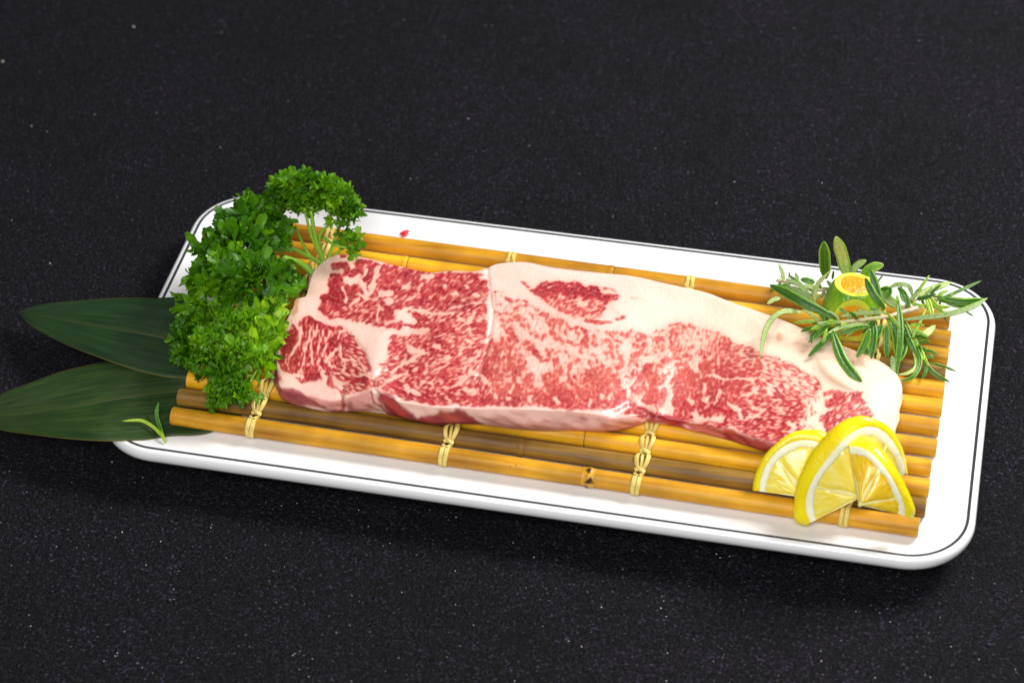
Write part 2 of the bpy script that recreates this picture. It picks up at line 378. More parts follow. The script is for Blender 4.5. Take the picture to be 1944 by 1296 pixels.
def stroke(t, w, s, soft=1.0, warp=.8):
    P = _pts(t, s); w = w / TILE[t][2] / 2
    if len(P) == 1: P = P * 2
    x0 = int(max(0, min(p[0] for p in P) - TX0 - w - 12)); x1 = int(min(TW, max(p[0] for p in P) - TX0 + w + 12))
    y0 = int(max(0, min(p[1] for p in P) - TY0 - w - 12)); y1 = int(min(TH, max(p[1] for p in P) - TY0 + w + 12))
    X = _PX[y0:y1, x0:x1] + _wx[y0:y1, x0:x1] * warp; Y = _PY[y0:y1, x0:x1] + _wy[y0:y1, x0:x1] * warp
    d = np.full(X.shape, 1e9)
    for (ax, ay), (bx, by) in zip(P[:-1], P[1:]):
        L = (bx - ax) ** 2 + (by - ay) ** 2
        k = np.clip(((X - ax) * (bx - ax) + (Y - ay) * (by - ay)) / L, 0, 1) if L > 0 else 0
        d = np.minimum(d, np.hypot(X - ax - k * (bx - ax), Y - ay - k * (by - ay)))
    m = np.zeros((TH, TW)); m[y0:y1, x0:x1] = 1 / (1 + np.exp(np.clip((d - w) / (soft * .5), -30, 30)))
    return m

def paint_meat():
    P = np.zeros((TH, TW))          # how much lean
    A = np.zeros((TH, TW)); A2 = np.zeros((TH, TW))  # grain direction, as a doubled-angle vector
    S = np.ones((TH, TW))           # grain scale (1 coarse, 0 fine)
    def region(m, p, ang, sc):
        P[:] = P * (1 - m) + p * m; S[:] = S * (1 - m) + sc * m
        c, s = math.cos(math.radians(2 * ang)), math.sin(math.radians(2 * ang))
        A[:] = A * (1 - m) + c * m; A2[:] = A2 * (1 - m) + s * m
    def put(m, p): P[:] = P * (1 - m) + p * m
    # upper-left muscle
    region(poly(0, '622,530 640,500 700,492 735,500 815,518 860,516 925,519 926,600 922,640 870,640 800,628 755,624 720,620 690,611 660,605 640,600 622,603 606,590 610,575 606,562 622,552'), .80, 42, .55)
    region(poly(0, '640,590 700,560 780,560 830,590 800,626 760,622 700,612 650,602', 4), .72, 34, .25)
    region(poly(0, '850,560 925,560 925,640 850,640', 4), .66, 25, .35)
    # left end muscle
    region(poly(0, '532,660 538,640 545,628 556,606 585,600 612,612 650,622 668,632 684,660 698,690 702,708 700,730 660,748 640,742 620,730 575,725 548,712 532,700 528,680'), .80, 78, .2)
    region(poly(0, '650,640 668,632 684,660 698,690 702,708 655,690', 3), .66, 165, .15)
    region(poly(0, '640,690 702,700 712,735 650,745 620,730 630,712', 3), .66, 160, .15)
    # middle-left muscle
    region(poly(0, '742,636 760,634 800,632 926,628 926,680 918,720 900,750 905,775 860,770 800,765 755,752 720,740 706,730 712,716 722,704 720,690 735,676 736,655'), .70, 30, .3)
    region(poly(0, '720,740 712,716 740,712 800,735 850,756 905,768 860,770 800,765 755,752', 4), .80, 160, .5)
    region(poly(0, '870,640 926,640 926,680 905,745 870,735 840,700', 5), .66, 28, .35)
    # central muscle
    region(poly(0, '930,556 960,560 1000,575 1040,590 1085,608 1120,620 1160,626 1240,624 1275,616 1300,612 1350,622 1400,652 1440,664 1500,686 1560,724 1560,790 1545,820 1520,840 1400,818 1300,800 1240,790 1200,782 1100,778 1000,772 905,772 900,745 922,700 930,640'), .27, 75, .4)
    # lean zones of the central muscle
    region(poly(0, '920,648 985,640 1000,690 985,730 1080,735 1100,705 1160,700 1190,760 1240,778 1240,792 1100,778 1000,772 905,772 895,740 905,700', 3), .60, 60, .4)
    region(poly(0, '1270,615 1310,615 1350,624 1400,650 1380,680 1330,682 1290,670 1265,660', 3), .46, 80, .1)
    region(poly(0, '1368,640 1400,652 1440,664 1448,690 1440,720 1480,730 1520,748 1530,790 1515,800 1530,825 1460,842 1386,812 1290,805 1270,775 1278,700 1330,715 1350,690 1375,680', 2), .68, 12, .3)
    region(poly(0, '1440,668 1500,688 1556,722 1550,760 1500,756 1440,735 1445,700', 2), .56, 160, .1)
    region(poly(0, '1280,700 1330,700 1385,715 1395,800 1290,790 1278,760', 3), .66, 70, .3)
    region(poly(0, '1562,738 1590,738 1636,742 1640,760 1658,782 1650,800 1600,815 1565,822 1555,800 1568,775', 1.5), .78, 35, .25)
    # --- traced clumps of lean (tile 3..7 coordinates)
    F = .50
    for t, w, s in [
        # tile 3
        (3, 60, '1000 900 1010 850 1110 820 1200 800'), (3, 40, '1010 900 1050 950 1110 930'), (3, 60, '1240 860 1270 920'), (3, 60, '1300 880 1340 970'),
        (3, 50, '1340 950 1380 980'), (3, 40, '1400 980 1420 1040 1470 1080 1490 1020'), (3, 30, '1050 560 1090 600 1160 610'), (3, 28, '1150 590 1230 580 1300 600'),
        (3, 26, '1000 745 1110 745 1190 730'), (3, 36, '1130 700 1250 660 1330 640 1430 700'), (3, 36, '1340 730 1360 790'), (3, 40, '1450 760 1560 760 1540 830'),
        (3, 50, '1560 840 1660 830 1780 880'), (3, 80, '1590 890 1590 960 1640 1030'), (3, 30, '1690 900 1690 1000 1680 1060'), (3, 40, '1760 960 1790 1000'), (3, 44, '1800 920 1860 950 1920 920'),
        (3, 40, '1640 1060 1740 1060 1850 1100'), (3, 40, '1860 1140 1930 1130'), (3, 60, '1290 1110 1380 1170 1420 1260'), (3, 50, '1520 1200 1600 1190 1560 1270'),
        (3, 36, '1690 1210 1760 1200 1790 1260'), (3, 28, '900 640 960 640'), (3, 20, '890 500 1040 490'), (3, 30, '900 720 970 760'),
        (3, 70, '830 1040 880 1100 930 1160'), (3, 50, '970 1060 990 1130'), (3, 90, '1080 990 1110 1060'), (3, 60, '1070 1150 1080 1230'), (3, 50, '1160 1100 1190 1040'), (3, 70, '830 1190 900 1220'),
        # tile 4
        (4, 50, '830 160 910 190'), (4, 40, '1260 90 1320 60 1330 120 1400 150 1430 240 1470 290'), (4, 50, '1430 230 1480 250'), (4, 40, '1520 160 1550 220 1580 280 1510 290'),
        (4, 40, '1580 160 1640 200'), (4, 30, '1660 180 1730 150 1790 190 1810 240'), (4, 90, '1660 290 1670 360 1670 420'), (4, 50, '1860 330 1800 420 1820 540 1880 590'), (4, 50, '1870 260 1910 300'), (4, 40, '1900 520 1880 470'),
        (4, 46, '1120 270 1190 210 1240 280'), (4, 34, '1260 260 1290 320 1270 380'), (4, 60, '1190 380 1180 450'), (4, 90, '1290 540 1330 470'), (4, 30, '1350 440 1390 500 1370 560'), (4, 60, '1290 600 1370 600'),
        (4, 80, '1530 490 1620 490 1660 530'), (4, 60, '1520 540 1560 590'), (4, 130, '1620 610 1700 650'), (4, 80, '1740 600 1800 680 1840 760'), (4, 100, '1760 760 1760 820 1840 860'),
        (4, 120, '1190 640 1180 740 1240 780'), (4, 120, '1420 700 1420 800'), (4, 120, '1540 700 1560 790'), (4, 60, '1290 680 1320 700'), (4, 50, '1280 790 1340 850'), (4, 60, '1560 840 1660 870'),
        (4, 130, '980 640 980 790'), (4, 70, '1080 620 1110 600'), (4, 60, '1040 800 1180 810'), (4, 110, '430 640 500 650'), (4, 80, '680 540 730 540'), (4, 100, '680 630 760 620'), (4, 120, '830 430 880 480 960 470'),
        (4, 130, '750 720 850 740'), (4, 80, '620 740 660 800 780 800'), (4, 60, '650 390 690 400'), (4, 60, '780 360 840 300 790 230'), (4, 60, '960 290 990 340'), (4, 70, '1050 390 1090 360'), (4, 50, '1880 700 1910 780 1900 860'),
        # tile 5
        (5, 50, '20 800 40 880'), (5, 40, '110 780 120 900 90 1000 80 1100'), (5, 44, '150 820 150 1020'), (5, 30, '200 830 290 820'), (5, 60, '230 900 250 1000'), (5, 36, '400 860 460 850 530 850'),
        (5, 30, '410 880 460 930 600 980'), (5, 50, '370 950 430 960'), (5, 90, '440 1030 440 1080'), (5, 40, '390 1080 410 1150 490 1140'), (5, 40, '520 1010 540 1090'), (5, 40, '580 860 620 890 690 850'),
        (5, 60, '730 910 790 940 860 910'), (5, 36, '780 860 870 890'), (5, 40, '710 980 730 1020 800 1010'), (5, 70, '800 1090 870 1010'), (5, 50, '890 1120 970 1080'), (5, 28, '950 830 1110 820'),
        (5, 30, '950 920 990 1040'), (5, 46, '1010 930 1090 930'), (5, 70, '1040 980 1060 1040'), (5, 44, '560 1130 540 1290'), (5, 40, '590 1130 590 1250'), (5, 60, '740 1120 700 1200 680 1270'), (5, 40, '770 1180 740 1250'),
        (5, 40, '280 1130 290 1200'), (5, 80, '210 1220 250 1270'), (5, 40, '1200 1030 1260 1010 1330 1060'), (5, 60, '1210 1060 1280 1110'), (5, 60, '1100 1200 1160 1150 1290 1160'), (5, 50, '1260 1250 1330 1220 1380 1290'),
        (5, 40, '1170 850 1240 850 1200 920'), (5, 36, '1190 950 1250 960'), (5, 26, '1180 760 1290 730 1420 780'), (5, 60, '1380 1140 1410 1160'), (5, 50, '1520 1080 1600 1080 1620 1150'), (5, 44, '1390 1050 1460 1020'),
        (5, 70, '1840 960 1900 960'), (5, 110, '1860 1050 1910 1080'), (5, 110, '1580 1270 1700 1260 1740 1230'), (5, 60, '1780 1140 1850 1200'),
        # tile 6
        (6, 60, '190 300 240 350 300 370'), (6, 50, '350 340 320 410'), (6, 50, '170 420 240 430'), (6, 60, '160 480 160 540'), (6, 40, '240 450 240 560'), (6, 40, '300 430 330 540'), (6, 40, '400 460 440 410 470 480'),
        (6, 60, '420 540 500 500'), (6, 70, '540 560 540 620'), (6, 60, '90 560 60 660 10 760'), (6, 110, '370 640 400 670'), (6, 40, '200 570 280 600 290 680'), (6, 140, '540 690 510 780'), (6, 90, '560 690 600 720'),
        (6, 110, '130 690 140 730'), (6, 80, '60 860 140 870'), (6, 130, '270 790 280 860'), (6, 60, '350 770 420 800 440 860'), (6, 80, '0 770 60 800'), (6, 120, '660 820 700 860'), (6, 100, '740 900 830 940'),
        (6, 40, '630 470 680 490 740 390'), (6, 110, '830 500 800 560 760 620'), (6, 70, '840 430 870 380 950 350'), (6, 60, '950 400 920 470'), (6, 50, '710 600 700 630'), (6, 110, '790 650 830 610'),
        (6, 44, '1020 390 1060 360 1150 400 1150 440 1060 440'), (6, 150, '1000 500 1060 500'), (6, 90, '960 560 960 640'), (6, 170, '930 730 960 730'), (6, 60, '1040 690 1100 640'), (6, 70, '1090 720 1090 750'), (6, 80, '1000 800 1070 830'),
        (6, 60, '1100 300 1140 250'), (6, 50, '1250 370 1310 320 1370 350 1360 410 1270 420'), (6, 90, '1260 450 1280 520'), (6, 100, '1270 620 1250 720 1290 790'), (6, 70, '1340 580 1370 620'), (6, 80, '1460 540 1470 600'), (6, 60, '1490 440 1490 500'),
        (6, 60, '1410 640 1500 700'), (6, 50, '1540 580 1590 520 1660 540 1680 610'), (6, 60, '1630 620 1620 690 1560 740 1560 820 1580 850'), (6, 60, '1580 900 1600 940 1660 900'), (6, 100, '1760 570 1860 600 1900 600'), (6, 70, '1700 780 1790 750'),
        (6, 80, '1680 900 1800 890 1790 830'), (6, 40, '1870 840 1900 960'), (6, 60, '1360 720 1380 800'), (6, 50, '1330 870 1420 880 1440 950'), (6, 110, '1290 980 1380 1000'), (6, 70, '1400 1000 1470 980'), (6, 90, '880 950 980 900'), (6, 70, '1240 980 1270 960'),
        (6, 110, '1580 370 1640 380'), (6, 110, '1730 330 1740 380'), (6, 60, '1740 440 1760 460'), (6, 60, '1810 240 1870 290'), (6, 60, '1860 420 1920 420'),
    ]:
        put(stroke(t, w * 1.12, s), .76 if w > 60 else .72)
    # --- traced patches of fat
    for t, w, s in [
        (1, 60, '1120 580 1200 620 1260 540 1300 450'), (1, 110, '960 400 1080 400 1090 300'), (1, 60, '790 290 900 290'), (1, 60, '1010 160 1030 240'), (1, 60, '1180 290 1160 480 1200 560'), (1, 70, '1230 480 1290 380 1360 250'),
        (1, 44, '920 500 940 600 950 650'), (1, 30, '1000 720 1120 640'), (1, 90, '1390 560 1500 560'), (1, 60, '1480 640 1450 700'), (1, 60, '1660 490 1700 480'), (1, 30, '1900 450 1840 560 1700 640'), (1, 50, '1600 400'), (1, 140, '1600 820 1680 860 1760 900'), (1, 80, '1680 770 1800 780 1940 800'),
        (1, 40, '1450 930 1560 880'), (1, 50, '1640 990 1940 1000'), (1, 36, '1350 740 1330 900'),
        (3, 70, '0 300 120 290'), (3, 66, '280 400 290 430'), (3, 50, '380 500 450 500'), (3, 60, '540 400 560 420'), (3, 50, '600 500 680 520'), (3, 44, '380 670 500 650'), (3, 50, '0 730 200 740 400 750'), (3, 44, '680 620 760 620'), (3, 90, '790 280 760 300'),
        (3, 50, '470 790 560 880 600 800'), (3, 44, '250 830 300 830'), (3, 40, '700 770 760 800'), (3, 60, '560 1090 600 1090'), (3, 70, '150 1160 210 1160'),
        (4, 70, '160 130 220 130'), (4, 60, '300 230 340 240'), (4, 50, '470 200 500 140'), (4, 80, '600 420 700 470 800 540'), (4, 60, '540 640 640 660 650 700'), (4, 60, '990 240 1010 200'), (4, 44, '1100 660 1150 600'), (4, 80, '1060 720 1080 740'), (4, 80, '1340 720 1330 780'),
        (4, 80, '1650 760 1670 800'), (4, 44, '560 500 440 560 380 620'), (4, 40, '0 540 130 580'), (4, 30, '430 700 560 690'), (4, 50, '900 710 910 760'), (4, 50, '1180 560 1220 480'),
        (6, 80, '1170 480 1150 620 1180 760 1180 900'), (6, 90, '780 780 860 850 980 900'), (6, 80, '650 630 660 700'), (6, 80, '1090 420'), (6, 80, '1420 780 1440 820'), (6, 60, '1590 570 1590 650'), (6, 80, '1500 900 1500 1000 1600 1010'), (6, 110, '1700 1000 1800 1000'),
        (6, 60, '1590 790 1640 760'), (6, 40, '1800 660 1730 820'), (6, 60, '600 60 620 120'), (6, 90, '1450 330 1500 400'), (6, 60, '1700 470 1850 520'), (6, 70, '330 710 330 740'), (6, 60, '450 710 440 760'), (6, 60, '190 780 200 840'),
        (7, 90, '40 700 110 760 150 830'), (7, 90, '340 520 370 480'), (7, 40, '200 580 330 540'), (7, 100, '520 480 540 560'), (7, 80, '700 310 740 320'), (7, 60, '440 160 470 260'), (7, 40, '0 380 300 390'), (7, 30, '300 760 420 700 600 720'), (7, 26, '240 850 380 830 470 760'), (7, 44, '320 200 340 130'),
        (7, 120, '1130 700 1100 850 1110 1000'), (7, 90, '1010 860 1060 900'), (7, 80, '760 930 820 1000'), (7, 60, '1200 620 1270 610'), (7, 50, '1130 500 1150 580'), (7, 30, '540 640 700 620 850 650'),
    ]:
        put(stroke(t, w * (.68 if t > 2 else .85), s), .10 if t > 2 else .05)
    # --- left end: long curved veins
    for t, w, s in [(2, 34, '400 20 380 180 310 300 220 400'), (2, 22, '520 30 480 180 440 340 430 440 390 560'), (2, 20, '590 40 530 160 520 340 540 480'), (2, 20, '680 60 620 200 600 360 610 480 690 560'),
                    (2, 20, '760 60 700 180 680 330 720 430'), (2, 30, '830 270 760 360 720 420 770 500'), (2, 28, '870 200 890 360 930 440 920 540'), (2, 24, '860 60 960 50 1020 100'), (2, 40, '960 600 1080 620 1200 600'),
                    (2, 60, '650 560 690 640 680 700'), (2, 26, '800 620 900 700 1000 670'), (2, 50, '820 690 880 740'), (2, 18, '460 180 430 260'), (2, 20, '1040 400 960 420 900 400'), (2, 22, '1100 400 1170 520 1190 560'),
                    (1, 70, '330 900 430 800 560 800 700 900'), (1, 40, '200 980 300 920 380 1000'), (2, 40, '250 640 330 600 420 620'), (2, 18, '1260 540 1330 520 1500 560 1700 420'), (2, 30, '1500 560 1720 420 1900 330'), (2, 20, '1340 760 1500 640 1700 580'),
                    (2, 60, '1760 780 1860 830'), (2, 50, '1680 720 1720 800'), (2, 60, '1730 250 1740 300 1900 300'), (2, 14, '1380 680 1560 600')]:
        put(stroke(t, w, s, 1.0, .5), .03)
    put(stroke(2, 150, '250 140 220 270', 4), 1.05); put(stroke(2, 90, '330 400 300 480', 4), .95); put(stroke(2, 90, '800 170 830 190', 3), .98)
    put(stroke(2, 80, '550 590 560 620', 3), 1.0); put(stroke(2, 44, '960 640 1100 650 1210 640'), .9); put(stroke(1, 40, '400 930 480 860 560 900 640 930'), .85)
    # upper-left explicit clumps
    for t, w, s in [(1, 60, '790 210 960 200'), (1, 50, '830 240 950 250'), (1, 70, '980 330 1100 290'), (1, 110, '800 360 800 560'), (1, 60, '870 330 890 400'), (1, 90, '1120 170 1200 180'), (1, 34, '880 90 940 90'), (1, 34, '980 105 1030 110'),
                    (1, 90, '1240 300 1210 400'), (1, 60, '1060 470 1020 560 990 660'), (1, 90, '680 600 860 620'), (1, 60, '1140 560'), (1, 70, '700 820 740 780'), (1, 60, '660 700 650 760'), (1, 120, '870 560 850 700'), (1, 40, '1720 790 1800 800 1860 830'),
                    (1, 44, '1480 960 1620 930'), (1, 50, '1740 970 1880 960')]:
        put(stroke(t, w, s), .95)
    # eye muscle in the top fat
    region(poly(5, '-680 330 -600 330 -560 440 -500 480 -420 470 -330 470 -300 400'.replace('-', '-'), 1), .0, 0, .2)
    m = poly(0, '1002,548 1024,534 1050,531 1090,534 1122,542 1150,552 1166,560 1182,562 1172,568 1158,572 1146,590 1138,604 1112,606 1086,602 1052,588 1024,566', 1.2)
    region(m, .62, 30, .3)
    region(m * poly(0, '1004,548 1024,534 1050,531 1090,534 1122,542 1166,560 1150,572 1120,568 1100,566 1060,556 1040,566 1020,560', 2), .93, 10, .3)
    put(stroke(5, 44, '160 700 350 730 460 720'), .9); put(stroke(5, 50, '530 675 610 670'), .8); put(stroke(3, 44, '1240 360 1320 400'), .8); put(stroke(5, 18, '350 300 450 310 520 350'), .8)
    put(stroke(5, 26, '700 410 750 420'), .6); put(stroke(5, 60, '60 480 140 500'), .1)
    # blood-dark pull at the front notch
    put(stroke(6, 70, '830 960 920 950 1060 960 1200 1010 1300 1060', 2), 1.0)
    # fat seam along the vertical line
    put(stroke(3, 44, '850 300 850 520 850 700 850 860 800 1000'), .0); put(stroke(4, 40, '850 0 760 60'), .1)
    put(stroke(4, 30, '740 120 680 220 560 330 520 400'), .15)

    # --- noise: grain following the local direction
    ang = (np.degrees(np.arctan2(A2, A)) / 2) % 180
    N = 9; coarse = np.zeros((TH, TW)); fine = np.zeros((TH, TW)); wsum = 0
    for k in range(N):
        a = 180. * k / N; d = np.abs((ang - a + 90) % 180 - 90)
        w = np.maximum(0, 1 - d / (180. / N)); wsum = wsum + w * w
        coarse += w * _aniso(a, 15, 6); fine += w * _aniso(a, 9, 3.6)
    coarse /= np.sqrt(wsum) + 1e-6; fine /= np.sqrt(wsum) + 1e-6
    rag = _aniso(0, 6, 6) * .22 + _aniso(0, 26, 22) * .34
    n = (coarse * (.25 + .75 * S) + fine * (1.0 - .45 * S)); n /= np.sqrt((.25 + .75 * S) ** 2 + (1 - .45 * S) ** 2)
    cen = np.clip(_blur(poly(0, '930,545 1000,560 1120,600 1300,600 1400,640 1400,780 1250,790 1050,780 930,775', 5), 8), 0, 1)
    iso = _aniso(0, 8, 6.5) * .85 + _aniso(80, 9, 4.5) * .75
    n = n * (1 - .75 * cen) + iso * .62 * cen; n = n * (1 - .18 * cen)
    Pc = np.clip(_blur(P, .6), 0, 1.2)
    # inverse-normal-like threshold
    q = np.clip(Pc, .02, .98); thr = np.log(q / (1 - q)) / .95
    edge = np.clip(Pc * 12 - .6, 0, 1)
    M = (n * (1.05 - .35 * S) + rag + thr + .12)
    return np.where(Pc < .05, -2.5, M * 1.0 - (1 - edge) * 2), Pc, fine, coarse

def lerp_ramp(x, stops):
    xs = [s[0] for s in stops]
    return np.stack([np.interp(x, xs, [s[1][c] for s in stops]) for c in range(3)], -1)
def s2l(c): return tuple(((v / 255.) / 12.92 if v <= 10 else ((v / 255. + .055) / 1.055) ** 2.4) for v in c)
def meat_colour():
    M, Pc, fine, coarse = paint_meat()
    x = _PX; y = _PY
    salmon = np.clip(_blur(poly(0, '940,540 1000,560 1120,610 1300,600 1400,640 1560,700 1560,760 1440,730 1400,690 1300,690 1200,700 1100,700 1000,700 930,650', 8), 10), 0, 1)
    mm = M - salmon * .45
    k = _blur(1 / (1 + np.exp(-np.clip(mm * 2.2, -30, 30))), .8)
    inm = np.clip(_blur((Pc > .3).astype(float), 9) * 1.35, 0, 1)[..., None]
    right = np.clip((x - 1150) / 350, 0, 1)[..., None]
    fatA = np.array(s2l((243, 204, 190))); fatB = np.array(s2l((243, 214, 190)))
    fat = fatA * (1 - right) + fatB * right
    fat = fat * (1 - inm) + (np.array(s2l((232, 178, 162))) * (1 - right * .6) + np.array(s2l((236, 188, 168))) * right * .6) * inm
    fat = fat * (1 + _blur(_aniso(15, 90, 60), 2)[..., None] * np.array([.006, .016, .02]))
    fine2 = _blur(_aniso(35, 11, 4), .5); fine2 /= fine2.std()
    lean = lerp_ramp(mm + fine * .25, [(-.6, s2l((226, 132, 104))), (.1, s2l((210, 96, 78))), (.8, s2l((198, 68, 66))), (1.8, s2l((188, 50, 58))), (3.2, s2l((160, 34, 48)))])
    cen = np.clip(_blur(poly(0, '930,545 1000,560 1120,600 1300,600 1440,660 1560,720 1560,750 1400,760 1250,760 1050,750 930,760', 5), 14), 0, 1)
    lean = lean * (1 - .38 * cen[..., None]) + np.array(s2l((214, 104, 76))) * .38 * cen[..., None]
    k = k * (1 - cen * .26 * np.clip((mm - 1.0) / 1.2, 0, 1) * np.clip(.5 + _blur(_aniso(0, 8, 6), .5) * .6, 0, 1))
    th_ = np.clip(_aniso(75, 14, 4) - 1.0, 0, 1) * np.clip(_blur(poly(0, '940,560 1040,600 1120,632 1290,625 1340,640 1340,700 1230,760 1100,720 1000,700 930,640', 4), 6), 0, 1)
    k0_ = k; k = np.maximum(k, th_ * .55)
    col = fat * (1 - k[..., None]) + lean * k[..., None]
    dk = np.clip(_blur(_aniso(20, 46, 30), 1) * .5, 0, 1)[..., None] * k[..., None]; col = col * (1 - dk * np.array([.22, .5, .42]))
    # fine pale veins inside lean
    v = np.clip(1 - np.abs(fine2 - .3) * 3.2, 0, 1) * k * .5
    col = col * (1 - v[..., None]) + fat * v[..., None]
    rr_ = np.clip(_blur(poly(0, '1380,650 1440,680 1540,740 1530,830 1440,845 1290,800 1280,760', 5), 14), 0, 1) + np.clip(_blur(poly(0, '525,600 700,600 705,740 530,735', 5), 10), 0, 1) * .7
    col = col * (1 - (rr_ * k)[..., None] * np.array([.14, .42, .34]))
    col = col * (1 - k[..., None] * np.array([.10, .26, .22]))
    def tint(m, c, a=1.):
        nonlocal col
        w = (m * a)[..., None]; col = col * (1 - w) + np.array(s2l(c)) * w
    # outer faces of the cut along the front and left
    tint(poly(0, '562,565 584,525 600,505 640,483 620,500 622,540 610,556', 2), (222, 186, 168), .8)
    tint(stroke(1, 50, '320 800 330 700 350 620', 2), (196, 140, 90), .8)
    tint(stroke(1, 60, '140 1220 170 1130 200 1060', 3), (170, 40, 34), .7); tint(stroke(2, 40, '110 560 130 680', 3), (198, 110, 90), .7)
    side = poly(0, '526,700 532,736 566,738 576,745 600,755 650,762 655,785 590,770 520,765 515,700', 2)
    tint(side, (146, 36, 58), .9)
    tint(poly(2, '380 690 600 660 740 740 880 800 890 1010 700 1000 560 920 440 830', 1.5), (238, 186, 174), .95)
    tint(stroke(2, 60, '500 870 700 940 880 980', 5), (220, 120, 104), .5)
    tint(stroke(2, 40, '910 800 920 1000', 2), (172, 48, 58), .8)
    tint(poly(2, '980 850 1250 780 1300 1000 1200 1080 1000 1060 930 940', 2), (226, 160, 150), .9); tint(stroke(2, 90, '1000 950 1020 1000', 4), (140, 52, 66), .7)
    tint(stroke(2, 24, '1270 800 1310 920 1430 1040 1560 1140', 1), (150, 36, 44), .9); tint(stroke(2, 22, '1310 790 1330 870 1430 980', 1), (240, 180, 168), .8)
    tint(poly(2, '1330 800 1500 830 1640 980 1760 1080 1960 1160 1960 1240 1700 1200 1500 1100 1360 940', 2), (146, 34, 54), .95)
    tint(stroke(2, 80, '1420 890 1560 1000 1640 1070', 4), (190, 64, 48), .7)
    tint(poly(2, '1500 840 1700 920 1960 960 1960 1060 1760 1040 1620 960', 1.5), (240, 198, 186), .95)
    tint(poly(4, '0 830 260 840 420 820 540 900 400 900 240 900 170 940 60 1010 -80 960', 1.5), (240, 198, 186), .95)
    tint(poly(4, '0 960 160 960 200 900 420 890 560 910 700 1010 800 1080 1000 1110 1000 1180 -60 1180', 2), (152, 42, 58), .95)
    tint(stroke(4, 60, '300 930 400 1020', 5), (200, 92, 62), .7)
    tint(poly(4, '480 850 700 880 900 860 1400 870 1960 910 1960 1230 1200 1180 900 1110 760 1070 640 960 520 900', 2), (240, 196, 184), .95)
    tint(stroke(4, 120, '900 1090 1300 1130 1700 1150 1960 1150', 9), (206, 112, 102), .75)
    tint(poly(6, '-20 890 400 890 600 930 760 990 900 1020 860 1070 660 1140 480 1220 -20 1230', 2), (240, 192, 180), .95)
    tint(stroke(6, 90, '-20 1160 300 1160 540 1140 700 1080 840 1040', 8), (214, 112, 98), .8); tint(stroke(6, 30, '300 990 420 1020 600 1050', 2), (214, 120, 106), .6)
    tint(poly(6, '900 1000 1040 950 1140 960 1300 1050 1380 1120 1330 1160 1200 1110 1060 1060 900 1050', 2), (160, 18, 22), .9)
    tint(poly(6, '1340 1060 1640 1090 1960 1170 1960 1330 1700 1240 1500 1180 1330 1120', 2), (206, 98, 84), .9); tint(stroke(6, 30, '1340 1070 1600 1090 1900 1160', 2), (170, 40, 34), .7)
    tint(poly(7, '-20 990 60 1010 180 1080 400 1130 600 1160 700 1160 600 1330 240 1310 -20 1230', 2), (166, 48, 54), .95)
    tint(stroke(7, 50, '-20 1000 120 1080', 3), (206, 96, 74), .7)
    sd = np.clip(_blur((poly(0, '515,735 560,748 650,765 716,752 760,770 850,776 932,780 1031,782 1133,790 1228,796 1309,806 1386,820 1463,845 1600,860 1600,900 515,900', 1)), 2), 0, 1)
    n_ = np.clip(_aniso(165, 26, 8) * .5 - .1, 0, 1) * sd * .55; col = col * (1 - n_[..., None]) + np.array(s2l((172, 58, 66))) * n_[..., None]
    # discoloured spots on the fat
    tint(stroke(7, 130, '920 -60 960 10', 9), (232, 170, 130), .5); tint(stroke(0, 14, '1480 639', 3), (206, 140, 90), .7); tint(stroke(7, 120, '1520 60 1640 140', 12), (228, 160, 110), .55)
    tint(stroke(7, 120, '1290 430 1360 440', 12), (238, 186, 160), .5)
    tint(stroke(3, 34, '900 260 1000 290', 3), (232, 170, 150), .35); tint(stroke(5, 14, '450 480 460 560 540 620', 2), (232, 170, 140), .6); tint(stroke(5, 14, '700 410 900 460', 2), (236, 186, 160), .6)
    tint(stroke(3, 14, '850 440 840 540', 1), (252, 240, 228), .8); tint(stroke(3, 12, '870 680 870 760', 1), (252, 240, 228), .8)
    tint(stroke(7, 14, '1490 612', 1), (40, 8, 10), .8)
    h = k * -.008 + _blur(coarse, 2) * .003     # lean lies a touch lower than fat (cm)
    return np.clip(col, 0, 1), h, k
# ================================================================ steak
ZR = 1.97     # top of the rods
steak = empty('beef_steak', at(1030, 690, ZR), 'long raw marbled beef steak with a broad cream fat edge, lying on the bamboo mat', 'steak')
back = [(640, 484, 2.75), (665, 485, 2.75), (700, 491, 2.7), (735, 500, 2.6), (770, 508, 2.5), (815, 517, 2.4), (860, 514, 2.45), (900, 515, 2.55), (925, 508, 2.65), (945, 501, 2.7), (972, 498, 2.75), (1000, 498, 2.75), (1040, 506, 2.7),
        (1075, 511, 2.65), (1130, 517, 2.6), (1200, 524, 2.6), (1250, 535, 2.6), (1300, 546, 2.6), (1340, 555, 2.6), (1385, 572, 2.6), (1440, 591, 2.6), (1500, 613, 2.6), (1560, 640, 2.6), (1600, 656, 2.6), (1640, 672, 2.55), (1670, 685, 2.5)]
right = [(1670, 685, 2.5), (1693, 700, 2.45), (1707, 718, 2.45), (1712, 736, 2.45), (1707, 755, 2.4), (1702, 772, 2.4), (1700, 800, 2.4), (1692, 830, 2.4)]
left = [(640, 484, 2.75), (622, 491, 2.7), (602, 508, 2.6), (592, 525, 2.6), (586, 545, 2.65), (580, 562, 2.7), (562, 568, 2.65), (556, 585, 2.6), (541, 616, 2.5), (533, 645, 2.45), (527, 676, 2.4), (526, 705, 2.4), (530, 728, 2.45), (536, 741, 2.5)]
